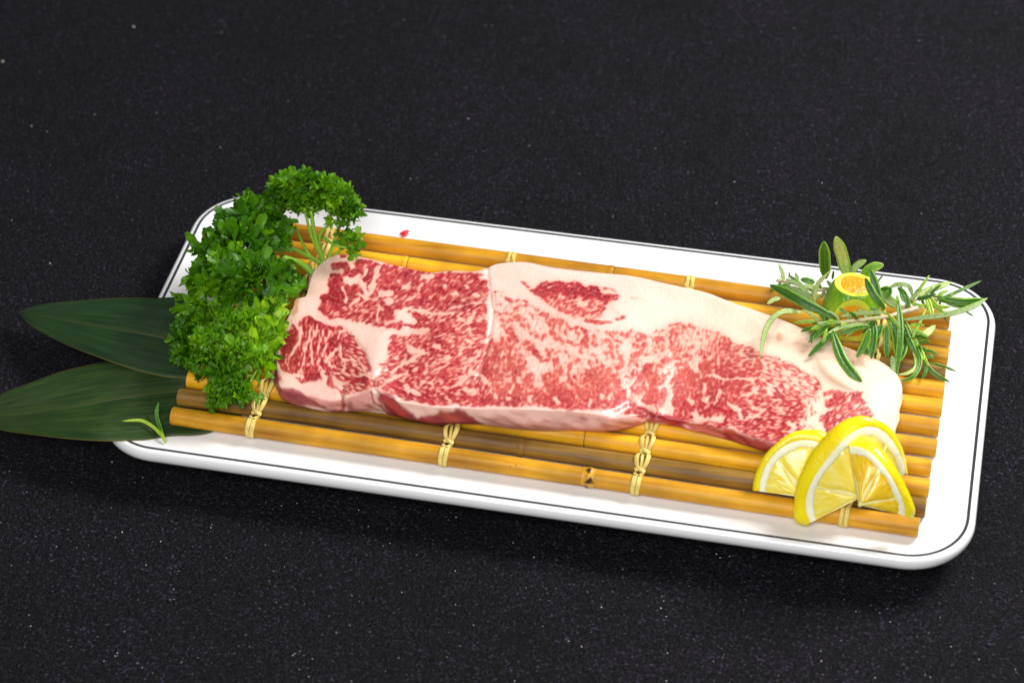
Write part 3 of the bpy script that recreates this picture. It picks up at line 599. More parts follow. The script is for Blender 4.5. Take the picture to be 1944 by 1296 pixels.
front = [(536, 741, 2.5), (560, 746, 2.6), (590, 752, 2.65), (620, 757, 2.65), (648, 755, 2.7), (680, 748, 2.85), (716, 742, 3.1), (740, 752, 2.95), (762, 763, 2.8), (790, 768, 2.85), (821, 771, 2.9), (855, 772, 2.85), (900, 774, 2.8), (932, 775, 2.85), (985, 776, 3.0),
         (1031, 777, 3.05), (1080, 779, 3.0), (1133, 785, 2.9), (1180, 789, 2.7), (1212, 787, 2.55), (1228, 782, 2.5), (1247, 786, 2.5), (1270, 792, 2.4), (1309, 801, 2.35), (1350, 807, 2.5), (1386, 813, 2.6), (1430, 827, 2.6), (1463, 836, 2.6), (1520, 845, 2.55), (1600, 850, 2.5), (1692, 830, 2.4)]
def curve3(L, n):
    P = np.array([at(*p) for p in L]); C = cr(P, n * 4); d = np.r_[0, np.cumsum(np.linalg.norm(np.diff(C, axis=0), axis=1))]
    return np.stack([np.interp(np.linspace(0, d[-1], n), d, C[:, k]) for k in range(3)], 1)
NU, NV = 860, 300
Bk, Fr, Lf, Rt = curve3(back, NU), curve3(front, NU), curve3(left, NV), curve3(right, NV)
uu = np.linspace(0, 1, NU)[:, None, None]; vv = np.linspace(0, 1, NV)[None, :, None]
G = (1 - vv) * Bk[:, None] + vv * Fr[:, None] + (1 - uu) * Lf[None] + uu * Rt[None] \
    - ((1 - uu) * (1 - vv) * Bk[0] + uu * (1 - vv) * Bk[-1] + (1 - uu) * vv * Fr[0] + uu * vv * Fr[-1])
mc, mh, mk_ = meat_colour()
def sample(img, px):
    x = np.clip(px[..., 0] - TX0 - .5, 0, TW - 1.01); y = np.clip(px[..., 1] - TY0 - .5, 0, TH - 1.01)
    i = x.astype(int); j = y.astype(int); fx = (x - i); fy = (y - j)
    if img.ndim == 3: fx = fx[..., None]; fy = fy[..., None]
    return (img[j, i] * (1 - fx) + img[j, i + 1] * fx) * (1 - fy) + (img[j + 1, i] * (1 - fx) + img[j + 1, i + 1] * fx) * fy
ed = np.minimum(np.minimum(vv[..., 0], 1 - vv[..., 0]) * 18, np.minimum(uu[..., 0], 1 - uu[..., 0]) * 20); dome = np.clip(ed, 0, 1.2)
dome = np.sin(np.clip(dome, 0, 1) * math.pi / 2)
x, y = G[..., 0], G[..., 1]
G[..., 2] += .04 * dome + dome * (.035 * np.sin(x * .9 + y * .5) + .02 * np.sin(x * 1.7 - y * 1.3 + 1) + .006 * np.sin(x * 4.1 + y * 3.3))
PXG = proj(G); G[..., 2] += dome * sample(mh, PXG) * 1.0
# shallow crease along the seam near the middle and folds at the front left
for line, dep, wd in (([(925, 508), (930, 560), (936, 600), (925, 660), (905, 720)], .05, 4), ([(715, 742), (706, 725), (712, 712), (735, 700)], .09, 5), ([(600, 600), (650, 622), (690, 665), (705, 715)], .04, 5), ([(1150, 795), (1195, 770), (1235, 783)], .10, 7), ([(648, 752), (652, 735)], .08, 5)):
    d = np.full(PXG.shape[:2], 1e9)
    for (ax, ay), (bx, by) in zip(line[:-1], line[1:]):
        k = np.clip(((PXG[..., 0] - ax) * (bx - ax) + (PXG[..., 1] - ay) * (by - ay)) / ((bx - ax) ** 2 + (by - ay) ** 2), 0, 1)
        d = np.minimum(d, np.hypot(PXG[..., 0] - ax - k * (bx - ax), PXG[..., 1] - ay - k * (by - ay)))
    G[..., 2] -= dep * np.exp(-(d / wd) ** 2)
# boundary loop, clockwise seen from above: back edge left->right, right edge, front right->left, left edge back up
ids = np.arange(NU * NV).reshape(NU, NV)
loop = np.r_[ids[:, 0], ids[-1, 1:], ids[-2::-1, -1], ids[0, -2:0:-1]]
GV = G.reshape(-1, 3); L = GV[loop]; m_ = len(loop)
def smooth_loop(a, k):
    kk = np.ones(2 * k + 1) / (2 * k + 1); return np.stack([np.convolve(np.r_[a[-k:, c], a[:, c], a[:k, c]], kk, 'valid') for c in range(a.shape[1])], 1)
Ls = smooth_loop(L, 12); T = np.roll(Ls, -3, 0) - np.roll(Ls, 3, 0); On = np.stack([-T[:, 1], T[:, 0]], 1); On /= np.linalg.norm(On, axis=1)[:, None]
On = smooth_loop(On, 10)
s = np.cumsum(np.linalg.norm(L - np.roll(L, 1, 0), axis=1))
rings = []; K = 18
for k in range(1, K + 1):
    t = k / K; h = L[:, 2] - ZR
    wob = .05 * np.sin(s * 1.3 + 5 * t) + .035 * np.sin(s * 3.1 - 4 * t) + .02 * np.sin(s * 7.3 + 9 * t)
    o = .07 * math.sin(math.pi * min(1, t * 1.15)) ** .7 * (1 + wob * 4) - .10 * max(0, t - .75) * 4 * .6 + wob * .5 * math.sin(math.pi * t)
    z = L[:, 2] - h * (1 - (1 - t) ** 1.1)
    rings.append(np.c_[L[:, 0] + On[:, 0] * o, L[:, 1] + On[:, 1] * o, z])
RV = np.concatenate(rings); nG = NU * NV
V = np.vstack([GV, RV])
i = np.arange(NU - 1)[:, None]; j = np.arange(NV - 1)[None]; a = (i * NV + j).ravel()
F = np.stack([a, a + 1, a + NV + 1, a + NV], 1)
prev = loop; fs = []
for k in range(K):
    cur = nG + k * m_ + np.arange(m_); fs.append(np.stack([prev, np.roll(prev, -1), np.roll(cur, -1), cur], 1)); prev = cur
F = np.vstack([F] + fs)
bottom = len(V); V = np.vstack([V, [[G[..., 0].mean(), G[..., 1].mean(), ZR + .02]]])
tri = np.stack([prev, np.roll(prev, -1), np.full(m_, bottom)], 1)
V = V - base_of(steak)
me = bpy.data.meshes.new('flesh'); nv = len(V); nq = len(F); ntr = len(tri)
me.vertices.add(nv); me.vertices.foreach_set('co', (V * U).astype(np.float32).ravel())
me.loops.add(nq * 4 + ntr * 3); me.loops.foreach_set('vertex_index', np.r_[F.ravel(), tri.ravel()].astype(np.int32))
me.polygons.add(nq + ntr); me.polygons.foreach_set('loop_start', np.r_[np.arange(nq) * 4, nq * 4 + np.arange(ntr) * 3].astype(np.int32))
me.polygons.foreach_set('use_smooth', np.ones(nq + ntr, bool))
me.update(calc_edges=True); me.validate()
pxv = proj(V + base_of(steak)); cl = sample(mc, pxv); kk = sample(mk_, pxv)
ca = me.color_attributes.new('meat', 'FLOAT_COLOR', 'POINT'); ca.data.foreach_set('color', np.c_[cl, kk].astype(np.float32).ravel())
m_meat, nt, b = mat('raw marbled beef'); N = NB(nt)
at_ = N.n('ShaderNodeAttribute'); at_.attribute_name = 'meat'
N.l(at_.outputs['Color'], b.inputs['Base Color'])
v = N.coord(); n1 = N.noise(v, 3.2, 4, .6); n2 = N.noise(v, 11, 3, .6); hh = N.math('ADD', n1, N.math('MULTIPLY', n2, .5))
hh = N.math('ADD', hh, N.math('MULTIPLY', at_.outputs['Alpha'], -.25))
N.l(N.bump(hh, .0006, .45), b.inputs['Normal'])
N.l(N.math('ADD', N.math('MULTIPLY', N.noise(v, 1.4, 3), .5), .10), b.inputs['Roughness'])
setp(b, Subsurface_Weight=.16, Subsurface_Scale=.004); b.inputs['Subsurface Radius'].default_value = (1, .3, .2); b.inputs['Specular IOR Level'].default_value = .5; b.inputs['Coat Weight'].default_value = .25; b.inputs['Coat Roughness'].default_value = .12
me.materials.append(m_meat)
o = bpy.data.objects.new('flesh', me); col.objects.link(o); o.parent = steak
# ================================================================ two bamboo leaves
def leaf_blade_material(name, dark, mid, light, rough):
    m, nt, b = mat(name); N = NB(nt)
    v = N.coord('UV', (34, 1.6, 1)); s = N.noise(v, 2.2, 3, .6, .15); v2 = N.coord('UV', (5, 3, 1)); s2 = N.noise(v2, 1.5, 3, .6)
    c = N.ramp(s, [(.3, dark), (.55, mid), (.75, light)])
    c = N.mix(1.0, c, N.ramp(s2, [(.3, (.65, .75, .8)), (.7, (1.25, 1.15, 1.0))]), 'MULTIPLY')
    uvn = N.coord('UV', (1, 1, 1)); sx = N.n('ShaderNodeSeparateXYZ'); N.l(uvn, sx.inputs[0])
    mr = N.math('ABSOLUTE', N.math('SUBTRACT', sx.outputs[0], .5)); k = N.ramp(mr, [(0, (.8, .8, .8)), (.012, (0, 0, 0))])
    c = N.mix(k, c, (.07, .075, .012))
    e = N.ramp(mr, [(.488, (0, 0, 0)), (.497, (.9, .9, .9))]); c = N.mix(e, c, (.16, .13, .03))
    sp = N.ramp(N.noise(N.coord('UV', (8, 22, 1)), 1.6, 3, .6), [(.70, (0, 0, 0)), (.74, (.6, .6, .6))]); c = N.mix(sp, c, (.10, .07, .008))
    N.l(c, b.inputs['Base Color']); wv = N.n('ShaderNodeTexWave', wave_type='BANDS', bands_direction='X'); wv.inputs['Scale'].default_value = 26; N.l(uvn, wv.inputs['Vector'])
    N.l(N.bump(N.math('ADD', s, N.math('MULTIPLY', wv.outputs['Fac'], .35)), .0005, .55), b.inputs['Normal'])
    N.l(N.math('ADD', N.math('MULTIPLY', s2, .3), rough), b.inputs['Roughness'])
    b.inputs['Specular IOR Level'].default_value = .4; setp(b, Transmission_Weight=0.0)
    return m
m_bl1 = leaf_blade_material('dark blue green leaf', (.008, .028, .007), (.016, .050, .013), (.030, .078, .024), .32)
m_bl2 = leaf_blade_material('olive green leaf', (.009, .026, .004), (.022, .056, .007), (.038, .082, .015), .30)
m_rib, nt, b = mat('pale leaf rib'); setp(b, Base_Color=(.035, .06, .012, 1), Roughness=.5)
def blade(name, top, mid, bot, m, label, nu=90, nvv=26, th=.018):
    T, M, B = cr([at(*p) for p in top], nu), cr([at(*p) for p in mid], nu), cr([at(*p) for p in bot], nu)
    up = np.array([0, 0, 1.]); rows = []
    q = np.linspace(0, 1, nvv)
    for k, tv in enumerate(q):
        if tv < .5: a = tv * 2; p = T * (1 - a) + M * a
        else: a = (tv - .5) * 2; p = M * (1 - a) + B * a
        wd = np.linalg.norm(T - B, axis=1)
        z = .035 * np.sin(tv * 46) * 0.25 + .05 * np.sin(math.pi * abs(tv * 2 - 1)) * np.minimum(wd, 1) + .03 * np.sin(np.linspace(0, 9, nu) + tv * 5) * (wd > .1)
        rows.append(p + up * np.reshape(z, (-1, 1)))
    P = np.stack(rows, 1); V = np.vstack([P.reshape(-1, 3), (P - up * th).reshape(-1, 3)]); n = nu * nvv
    F = grid_faces(nu, nvv); F2 = [tuple(i + n for i in f)[::-1] for f in F]; F = [f for f in F] + F2
    bd = [i * nvv for i in range(nu)]; bd2 = [i * nvv + nvv - 1 for i in range(nu)]
    for L_ in (bd, bd2[::-1]):
        for a, b_ in zip(L_[:-1], L_[1:]): F.append((a, b_, b_ + n, a + n))
    uv = [(tv, i / nu) for i in range(nu) for tv in q] * 2
    root = empty(name, P[nu // 2, nvv // 2] - up * .1, label, 'leaf', 'bamboo leaves under the left end of the mat')
    o = mesh('blade', V, F, m, root, uv=uv)
    C = P[3:, nvv // 2] + up * -.012; V, F, UV = tube(C, np.linspace(.012, .045, len(C)), 6)
    mesh('midrib', V, F, m_rib, root)
    return root
# olive leaf (front)
blade('bamboo_leaf', [(-62, 792, .35), (0, 750, .8), (58, 727, 1.1), (117, 705, 1.3), (164, 693, 1.45), (205, 684, 1.55), (262, 680, 1.56), (330, 684, 1.36), (420, 700, 1.36), (520, 742, 1.36)],
      [(-62, 793, .35), (0, 789, .72), (60, 781, 1.05), (118, 772, 1.3), (170, 764, 1.45), (214, 756, 1.52), (270, 748, 1.54), (346, 738, 1.33), (430, 735, 1.33), (522, 744, 1.33)],
      [(-62, 794, .35), (0, 815, .7), (58, 825, 1.0), (132, 834, 1.3), (188, 837, 1.5), (230, 836, 1.53), (270, 834, 1.5), (322, 828, 1.34), (410, 818, 1.34), (522, 748, 1.34)], m_bl2,
      'long olive green bamboo leaf in front, running off the left edge of the photo')
# blue-green leaf (behind, lies over the other one)
blade('bamboo_leaf', [(37, 591, .6), (79, 579, .9), (161, 570, 1.3), (235, 564, 1.56), (293, 564, 1.64), (352, 566, 1.5), (440, 590, 1.5), (520, 640, 1.5)],
      [(37, 592, .6), (80, 598, .95), (145, 609, 1.35), (205, 621, 1.62), (262, 630, 1.66), (315, 639, 1.54), (420, 660, 1.5), (521, 650, 1.5)],
      [(36, 593, .6), (64, 621, .95), (129, 656, 1.35), (202, 684, 1.66), (264, 703, 1.68), (337, 716, 1.5), (430, 712, 1.5), (522, 660, 1.5)], m_bl1,
      'dark blue green bamboo leaf behind the olive one, its pointed tip over the black table')

# ================================================================ rosemary
def rosemary_material(name, centre, edge, rough):
    m, nt, b = mat(name); N = NB(nt)
    uvn = N.coord('UV', (1, 1, 1)); sx = N.n('ShaderNodeSeparateXYZ'); N.l(uvn, sx.inputs[0])
    mr = N.math('ABSOLUTE', N.math('SUBTRACT', sx.outputs[0], .5))
    nz = N.noise(N.coord(), 14, 3, .6); k = N.ramp(N.math('ADD', mr, N.math('MULTIPLY', nz, .08)), [(.06, (.35, .35, .35)), (.10, (0, 0, 0)), (.30, (0, 0, 0)), (.40, (1, 1, 1))])
    oi = N.n('ShaderNodeObjectInfo'); c = N.mix(k, centre, edge)
    c = N.mix(1.0, c, N.ramp(nz, [(.3, (.7, .75, .7)), (.7, (1.25, 1.2, 1.2))]), 'MULTIPLY')
    c = N.mix(1.0, c, N.ramp(oi.outputs['Random'], [(0, (.8, .85, .9)), (1, (1.25, 1.1, .8))]), 'MULTIPLY')
    N.l(c, b.inputs['Base Color']); N.l(N.bump(nz, .0004, .5), b.inputs['Normal']); setp(b, Roughness=rough)
    setp(b, Subsurface_Weight=.1, Subsurface_Scale=.001)
    return m
m_rt = rosemary_material('rosemary upper side', (.040, .155, .012), (.17, .38, .025), .34)
m_ru = rosemary_material('rosemary pale underside', (.42, .55, .26), (.20, .42, .035), .5)
m_ry = rosemary_material('young rosemary', (.22, .44, .025), (.45, .62, .08), .4)
m_rs, nt, b = mat('rosemary twig'); N = NB(nt); n = N.noise(N.coord('Object', (100, 100, 100)), 3, 3)
N.l(N.ramp(n, [(.3, (.42, .30, .20)), (.6, (.66, .58, .38)), (.8, (.45, .55, .2))]), b.inputs['Base Color']); setp(b, Roughness=.6)
m_rsg, nt, b = mat('green rosemary twig'); setp(b, Base_Color=(.25, .38, .06, 1), Roughness=.5)
RR = random.Random(3)
def needle(P, w, m, parent, face=None, n=16, kind=0):
    """one rosemary needle: a curved blade, P = points from base to tip (cm), w = full width (cm)"""
    C = cr(P, n); T = np.gradient(C, axis=0); T /= np.linalg.norm(T, axis=1)[:, None]
    up = np.array(face if face is not None else (CAM - C[n // 2]) / np.linalg.norm(CAM - C[n // 2])) + np.array([RR.uniform(-.25, .25) for _ in range(3)])
    S = np.cross(T, up); S /= np.linalg.norm(S, axis=1)[:, None]; Nn = np.cross(S, T)
    t = np.linspace(0, 1, n); W = w * .80 / 2 * np.clip(np.minimum((t + .03) / .26, 1) ** .65, .2, 1) * np.clip((1.01 - t) / .30, 0, 1) ** .52
    pr = [(-1, 0), (-.92, .20), (-.55, .34), (-.12, .24), (0, .10), (.12, .24), (.55, .34), (.92, .20), (1, 0), (.7, -.18), (0, -.28), (-.7, -.18)] if kind == 0 else \
         [(-1, 0), (-.9, .26), (-.62, .24), (-.2, .10), (0, .20), (.2, .10), (.62, .24), (.9, .26), (1, 0), (.7, -.2), (0, -.3), (-.7, -.2)]
    V = np.array([[C[i] + S[i] * a * W[i] + Nn[i] * b_ * W[i] * .9 for a, b_ in pr] for i in range(n)]).reshape(-1, 3)
    F = grid_faces(n, 12, True); F += [tuple(range(12))[::-1], tuple((n - 1) * 12 + k for k in range(12))]
    us = [0, .06, .25, .42, .5, .58, .75, .94, 1, .99, 1.0, .01]
    uv = [(us[k], i / n) for i in range(n) for k in range(12)]
    return mesh('leaf', V, F, m, parent, uv=uv)
def C3(cx, cy, z): return at(1380 + cx / 3.447, 420 + cy / 3.447, z)
PXC = 1 / 3.447 / 52.
def nd(parent, m, wpx, pts, kind=None):
    P = [C3(*p) for p in pts]
    return needle(P, wpx * PXC, m, parent, kind=(1 if m is m_ru else 0) if kind is None else kind)
sp1 = empty('rosemary_sprig', C3(700, 640, 2.2), 'rosemary sprig with a pale woody stem crossing in front of the lime', 'rosemary', 'rosemary sprigs round the lime')
sp2 = empty('rosemary_sprig', C3(560, 440, 2.2), 'rosemary sprig behind the lime, woody stub to the left and two broad needles standing up', 'rosemary', 'rosemary sprigs round the lime')
sp3 = empty('rosemary_sprig', C3(1180, 640, 2.2), 'rosemary sprig right of the lime whose needles reach over the plate rim', 'rosemary', 'rosemary sprigs round the lime')
def twig(parent, pts, r, m):
    C = cr([C3(*p) for p in pts], 26); rr = np.interp(np.linspace(0, 1, 26), [0, 1], r) * (1 + .12 * np.sin(np.arange(26) * 2.1)); V, F, UV = tube(C, rr, 9)
    mesh('stem', V, F, m, parent, uv=UV)
twig(sp1, [(590, 665, 3.3), (700, 662, 3.4), (880, 645, 3.5), (1040, 625, 3.5), (1130, 600, 3.4), (1248, 568, 3.3)], (.045, .085), m_rs)
twig(sp2, [(330, 388, 2.3), (430, 405, 2.6), (590, 450, 2.9), (760, 430, 3.0)], (.06, .05), m_rs)
twig(sp3, [(1160, 640, 2.9), (1215, 740, 2.7), (1260, 820, 2.5), (1300, 900, 2.3)], (.05, .03), m_rsg)
twig(sp3, [(1130, 600, 3.0), (1200, 525, 3.1), (1310, 498, 3.1), (1430, 522, 2.9)], (.06, .03), m_rs)
for m, w_, p in [(m_rt, 95, [(645, 375, 3.3), (640, 250, 4.3), (635, 132, 5.2)]), (m_ru, 100, [(785, 365, 3.4), (752, 220, 4.6), (712, 100, 5.6)]), (m_ru, 62, [(805, 345, 3.3), (850, 290, 3.6), (912, 256, 3.9)]),
                 (m_ry, 84, [(880, 370, 3.4), (940, 310, 3.8), (1025, 285, 4.0)]), (m_ru, 34, [(572, 545, 3.0), (590, 420, 3.6), (678, 322, 4.2)]), (m_rt, 20, [(690, 380, 3.4), (694, 352, 3.6), (700, 322, 3.8)]),
                 (m_rt, 50, [(575, 402, 2.9), (530, 388, 3.0), (482, 380, 3.0)]), (m_ru, 40, [(560, 520, 2.8), (480, 420, 3.0), (385, 378, 3.0)]), (m_ru, 80, [(560, 535, 2.7), (480, 480, 2.8), (392, 428, 2.7)]),
                 (m_ru, 40, [(350, 503, 2.6), (308, 512, 2.6), (263, 540, 2.5)]), (m_rt, 14, [(404, 372, 2.6), (410, 352, 2.8), (405, 332, 3.0)]), (m_ru, 45, [(620, 455, 2.9), (560, 430, 3.0), (500, 420, 3.0)])]:
    nd(sp2, m, w_, p)
for m, w_, p in [(m_rt, 84, [(725, 640, 3.5), (500, 530, 3.8), (390, 470, 3.8), (282, 418, 3.7)]), (m_ru, 46, [(500, 596, 3.4), (360, 592, 3.6), (262, 690, 3.3), (215, 895, 2.85)]),
                 (m_ry, 26, [(600, 652, 3.4), (520, 656, 3.4), (433, 662, 3.3)]), (m_rt, 36, [(650, 680, 3.3), (560, 696, 3.2), (484, 720, 3.0)]), (m_rt, 34, [(690, 662, 3.4), (600, 735, 3.2), (533, 792, 3.0)]),
                 (m_rt, 48, [(725, 700, 3.4), (630, 790, 3.1), (533, 884, 2.85)]), (m_ry, 34, [(740, 655, 3.5), (640, 668, 3.5), (580, 712, 3.4)]), (m_ry, 28, [(655, 700, 3.4), (638, 765, 3.2), (628, 818, 3.0)]),
                 (m_rt, 84, [(690, 715, 3.5), (745, 880, 3.2), (810, 980, 3.0), (882, 1050, 2.85)]), (m_ru, 38, [(740, 622, 3.6), (890, 598, 3.8), (1050, 596, 3.7)]), (m_rt, 42, [(720, 742, 3.4), (830, 702, 3.6), (940, 684, 3.6)]),
                 (m_rt, 62, [(935, 700, 3.5), (900, 800, 3.2), (850, 888, 2.9)]), (m_rt, 54, [(965, 660, 3.5), (962, 780, 3.2), (944, 900, 2.8)]), (m_rt, 54, [(1015, 675, 3.5), (992, 730, 3.3), (975, 772, 3.2)]),
                 (m_rt, 58, [(1045, 680, 3.4), (1045, 790, 3.0), (1046, 892, 2.6)]), (m_ru, 32, [(660, 730, 3.5), (760, 690, 3.5), (900, 665, 3.6)]), (m_ry, 26, [(1045, 600, 3.7), (1095, 650, 3.6), (1140, 705, 3.4)]),
                 (m_rt, 34, [(620, 690, 3.3), (560, 740, 3.2), (555, 800, 3.0)]), (m_rt, 60, [(920, 760, 3.3), (905, 820, 3.1), (925, 870, 2.9)])]:
    nd(sp1, m, w_, p)
for m, w_, p in [(m_rt, 66, [(1055, 600, 3.5), (1105, 760, 3.0), (1112, 900, 2.6)]), (m_rt, 56, [(1120, 520, 3.6), (1135, 740, 3.2), (1108, 1005, 2.4)]), (m_ru, 36, [(1215, 492, 3.4), (1190, 425, 3.8), (1120, 412, 3.8), (1060, 436, 3.5)]),
                 (m_rt, 46, [(1195, 565, 3.4), (1165, 480, 3.7), (1118, 432, 3.7)]), (m_ru, 52, [(1225, 492, 3.2), (1350, 440, 3.3), (1468, 398, 3.3)]), (m_rt, 28, [(1370, 522, 3.1), (1520, 455, 3.2), (1668, 388, 3.2)]),
                 (m_rt, 62, [(1330, 492, 3.0), (1540, 525, 3.0), (1690, 512, 2.9)]), (m_ru, 46, [(1140, 645, 3.3), (1430, 610, 3.3), (1600, 560, 3.1), (1705, 502, 3.0)]), (m_ry, 36, [(1320, 490, 3.2), (1380, 555, 3.1), (1462, 562, 3.0)]),
                 (m_ry, 44, [(1305, 488, 3.2), (1328, 560, 3.1), (1345, 625, 3.0)]), (m_ry, 20, [(1308, 560, 3.2), (1262, 665, 3.1), (1208, 765, 2.9)]), (m_ru, 70, [(1170, 705, 2.7), (1280, 742, 2.5), (1365, 680, 2.4)]),
                 (m_rt, 14, [(1550, 580, 1.7), (1580, 600, 1.6), (1612, 620, 1.5)]), (m_rt, 44, [(1150, 665, 3.0), (1190, 770, 2.8), (1245, 880, 2.5)]), (m_rt, 34, [(1235, 800, 2.6), (1265, 920, 2.5), (1220, 1015, 2.4), (1135, 1045, 2.3)]),
                 (m_ru, 32, [(1215, 830, 2.5), (1240, 940, 2.4), (1190, 990, 2.35), (1118, 1002, 2.3)]), (m_rt, 36, [(1250, 770, 2.6), (1310, 940, 2.3), (1380, 1010, 2.1), (1458, 1050, 1.9)]), (m_ry, 28, [(1215, 770, 2.7), (1275, 860, 2.5), (1320, 950, 2.3)]),
                 (m_rt, 28, [(1300, 930, 2.3), (1298, 990, 2.2), (1275, 1032, 2.1)]), (m_rt, 22, [(1330, 922, 2.2), (1420, 950, 2.0), (1502, 982, 1.6)]), (m_ru, 60, [(1080, 880, 2.5), (1095, 960, 2.35), (1105, 1020, 2.25)]),
                 (m_ru, 80, [(1000, 470, 3.1), (1060, 515, 3.0), (1120, 562, 2.9)]), (m_rt, 56, [(1045, 500, 3.4), (1060, 450, 3.5), (1000, 445, 3.4)]), (m_rt, 14, [(975, 412, 3.4), (1000, 378, 3.6), (1026, 348, 3.8)]),
                 (m_rt, 64, [(1150, 720, 2.8), (1160, 820, 2.6), (1120, 930, 2.4)]), (m_rt, 50, [(1400, 500, 3.0), (1500, 545, 2.9), (1600, 540, 2.8)]), (m_ry, 34, [(1150, 460, 3.5), (1180, 520, 3.4), (1200, 560, 3.3)])]:
    nd(sp3, m, w_, p)
# needles leaning on the lime
nd(sp3, m_rt, 66, [(1035, 575, 3.9), (960, 480, 4.3), (905, 372, 4.6)]); nd(sp3, m_rt, 60, [(1005, 530, 4.0), (975, 420, 4.4), (938, 316, 4.8)])
# many small needles packed along the twigs
def pack(parent, pts, cnt, lo, hi, mats, seed):
    r_ = random.Random(seed); C = cr([C3(*p) for p in pts], 40); T = np.gradient(C, axis=0); T /= np.linalg.norm(T, axis=1)[:, None]
    for k in range(cnt):
        i = int(3 + 36 * (k + r_.random()) / cnt) if cnt else 0; i = min(i, 39); a = k * 2.4 + r_.uniform(-.4, .4)
        s1 = np.cross(T[i], [0, 0, 1.]); s1 /= np.linalg.norm(s1); s2 = np.cross(s1, T[i]); d = s1 * math.cos(a) + s2 * math.sin(a)
        L_ = r_.uniform(lo, hi); f = T[i] * r_.uniform(.5, .9); e = C[i] + (d + f) * L_ * .72 + np.array([0, 0, r_.uniform(-.05, .1)])
        if e[2] < 2.0: e[2] = 2.0 + r_.uniform(0, .1)
        m_ = C[i] + (d * .62 + f * .32) * L_ * .6; m_[2] = max(m_[2], 2.0)
        needle([C[i], m_, e], r_.uniform(.13, .19), mats[k % len(mats)], parent, n=9)
pack(sp1, [(1040, 625, 3.5), (880, 645, 3.5), (700, 662, 3.4), (590, 665, 3.3)], 20, .5, .95, [m_rt, m_ry, m_rt, m_ru], 1)
pack(sp2, [(760, 430, 3.0), (590, 450, 2.9), (430, 405, 2.6), (330, 388, 2.3)], 14, .4, .8, [m_rt, m_ru, m_ru], 2)
pack(sp3, [(1130, 600, 3.0), (1200, 525, 3.1), (1310, 498, 3.1), (1430, 522, 2.9)], 20, .5, 1.0, [m_rt, m_ry, m_rt, m_ru], 3)
pack(sp3, [(1160, 640, 2.9), (1215, 740, 2.7), (1260, 820, 2.5), (1300, 900, 2.3)], 18, .4, .8, [m_rt, m_ry, m_rt], 4)
# stray pair of needles at the front left
st = empty('rosemary_needle_pair', at(308, 825, 1.5), 'stray forked pair of bright green rosemary needles on the olive leaf near the front left', 'rosemary needles')
needle([at(312, 832, 1.52), at(302, 806, 1.62), at(297, 785, 1.75), at(301, 763, 1.95)], .17, m_rt, st)
needle([at(312, 833, 1.52), at(293, 812, 1.6), at(268, 798, 1.68), at(232, 799, 1.7)], .14, m_ry, st)
V, F, UV = tube(cr([at(305, 818, 1.58), at(311, 832, 1.54), at(314, 840, 1.5)], 6), [.04, .05, .055, .05, .045, .03], 8); mesh('stem', V, F, m_ry, st, uv=UV)

# ================================================================ lime
m_rind, nt, b = mat('green lime rind'); N = NB(nt)
v = N.coord(); vo = N.n('ShaderNodeTexVoronoi'); vo.inputs['Scale'].default_value = 11; N.l(v, vo.inputs['Vector'])
n = N.noise(v, 1.3, 3, .6); c = N.ramp(n, [(.3, (.07, .24, .004)), (.5, (.16, .38, .008)), (.75, (.40, .56, .012))])
c = N.mix(N.ramp(vo.outputs['Distance'], [(.0, (.5, .5, .5)), (.3, (0, 0, 0))]), c, (.05, .16, .004))
N.l(c, b.inputs['Base Color']); N.l(N.bump(vo.outputs['Distance'], .0006, .5), b.inputs['Normal']); setp(b, Roughness=.3)
m_lp, nt, b = mat('pale lime pith'); setp(b, Base_Color=(.66, .70, .05, 1), Roughness=.5)
m_lf, nt, b = mat('orange citrus flesh'); N = NB(nt); v = N.coord('Object', (100, 100, 100)); n = N.noise(v, 5, 3, .6)
N.l(N.ramp(n, [(.3, (.70, .24, .005)), (.6, (.86, .38, .015)), (.8, (.92, .55, .09))]), b.inputs['Base Color']); N.l(N.bump(n, .001, .8), b.inputs['Normal']); setp(b, Roughness=.22)
lb = C3(800, 690, 2.05)
lime = empty('lime', lb, 'small green lime with slices cut off its top and front, showing orange flesh', 'lime')
a0 = lb + np.array([0, -.10, .95]); RX, RZ = 1.02, 1.50      # centre of the fruit
ax = np.array([.05, .10, 1.]); ax /= np.linalg.norm(ax)
e1 = np.cross([0, 1, 0], ax); e1 /= np.linalg.norm(e1); e2 = np.cross(ax, e1)
tocam = (CAM - a0) / np.linalg.norm(CAM - a0)
planes = [(ax, 1.06), (np.array([.16, -.97, .04]) / np.linalg.norm([.16, -.97, .04]), .72), (-ax, .93)]
nu, nvv = 56, 72; V = []
def cutpt(d):
    p = (e1 * d[0] + e2 * d[1]) * RX + ax * d[2] * RZ; k = 1; idx = -1
    for pi_, (nn, dd) in enumerate(planes):
        q = p @ nn
        if q > dd and dd / q < k: k = dd / q; idx = pi_
    return p * k, idx
for i in range(nu):
    for j in range(nvv):
        th = math.pi * (i + .001) / (nu - 1 + .002); ph = 2 * math.pi * j / nvv
        p, _ = cutpt((math.sin(th) * math.cos(ph), math.sin(th) * math.sin(ph), math.cos(th))); V.append(a0 + p)
body = mesh('rind', np.array(V), [f[::-1] for f in grid_faces(nu, nvv, True)], m_rind, lime)
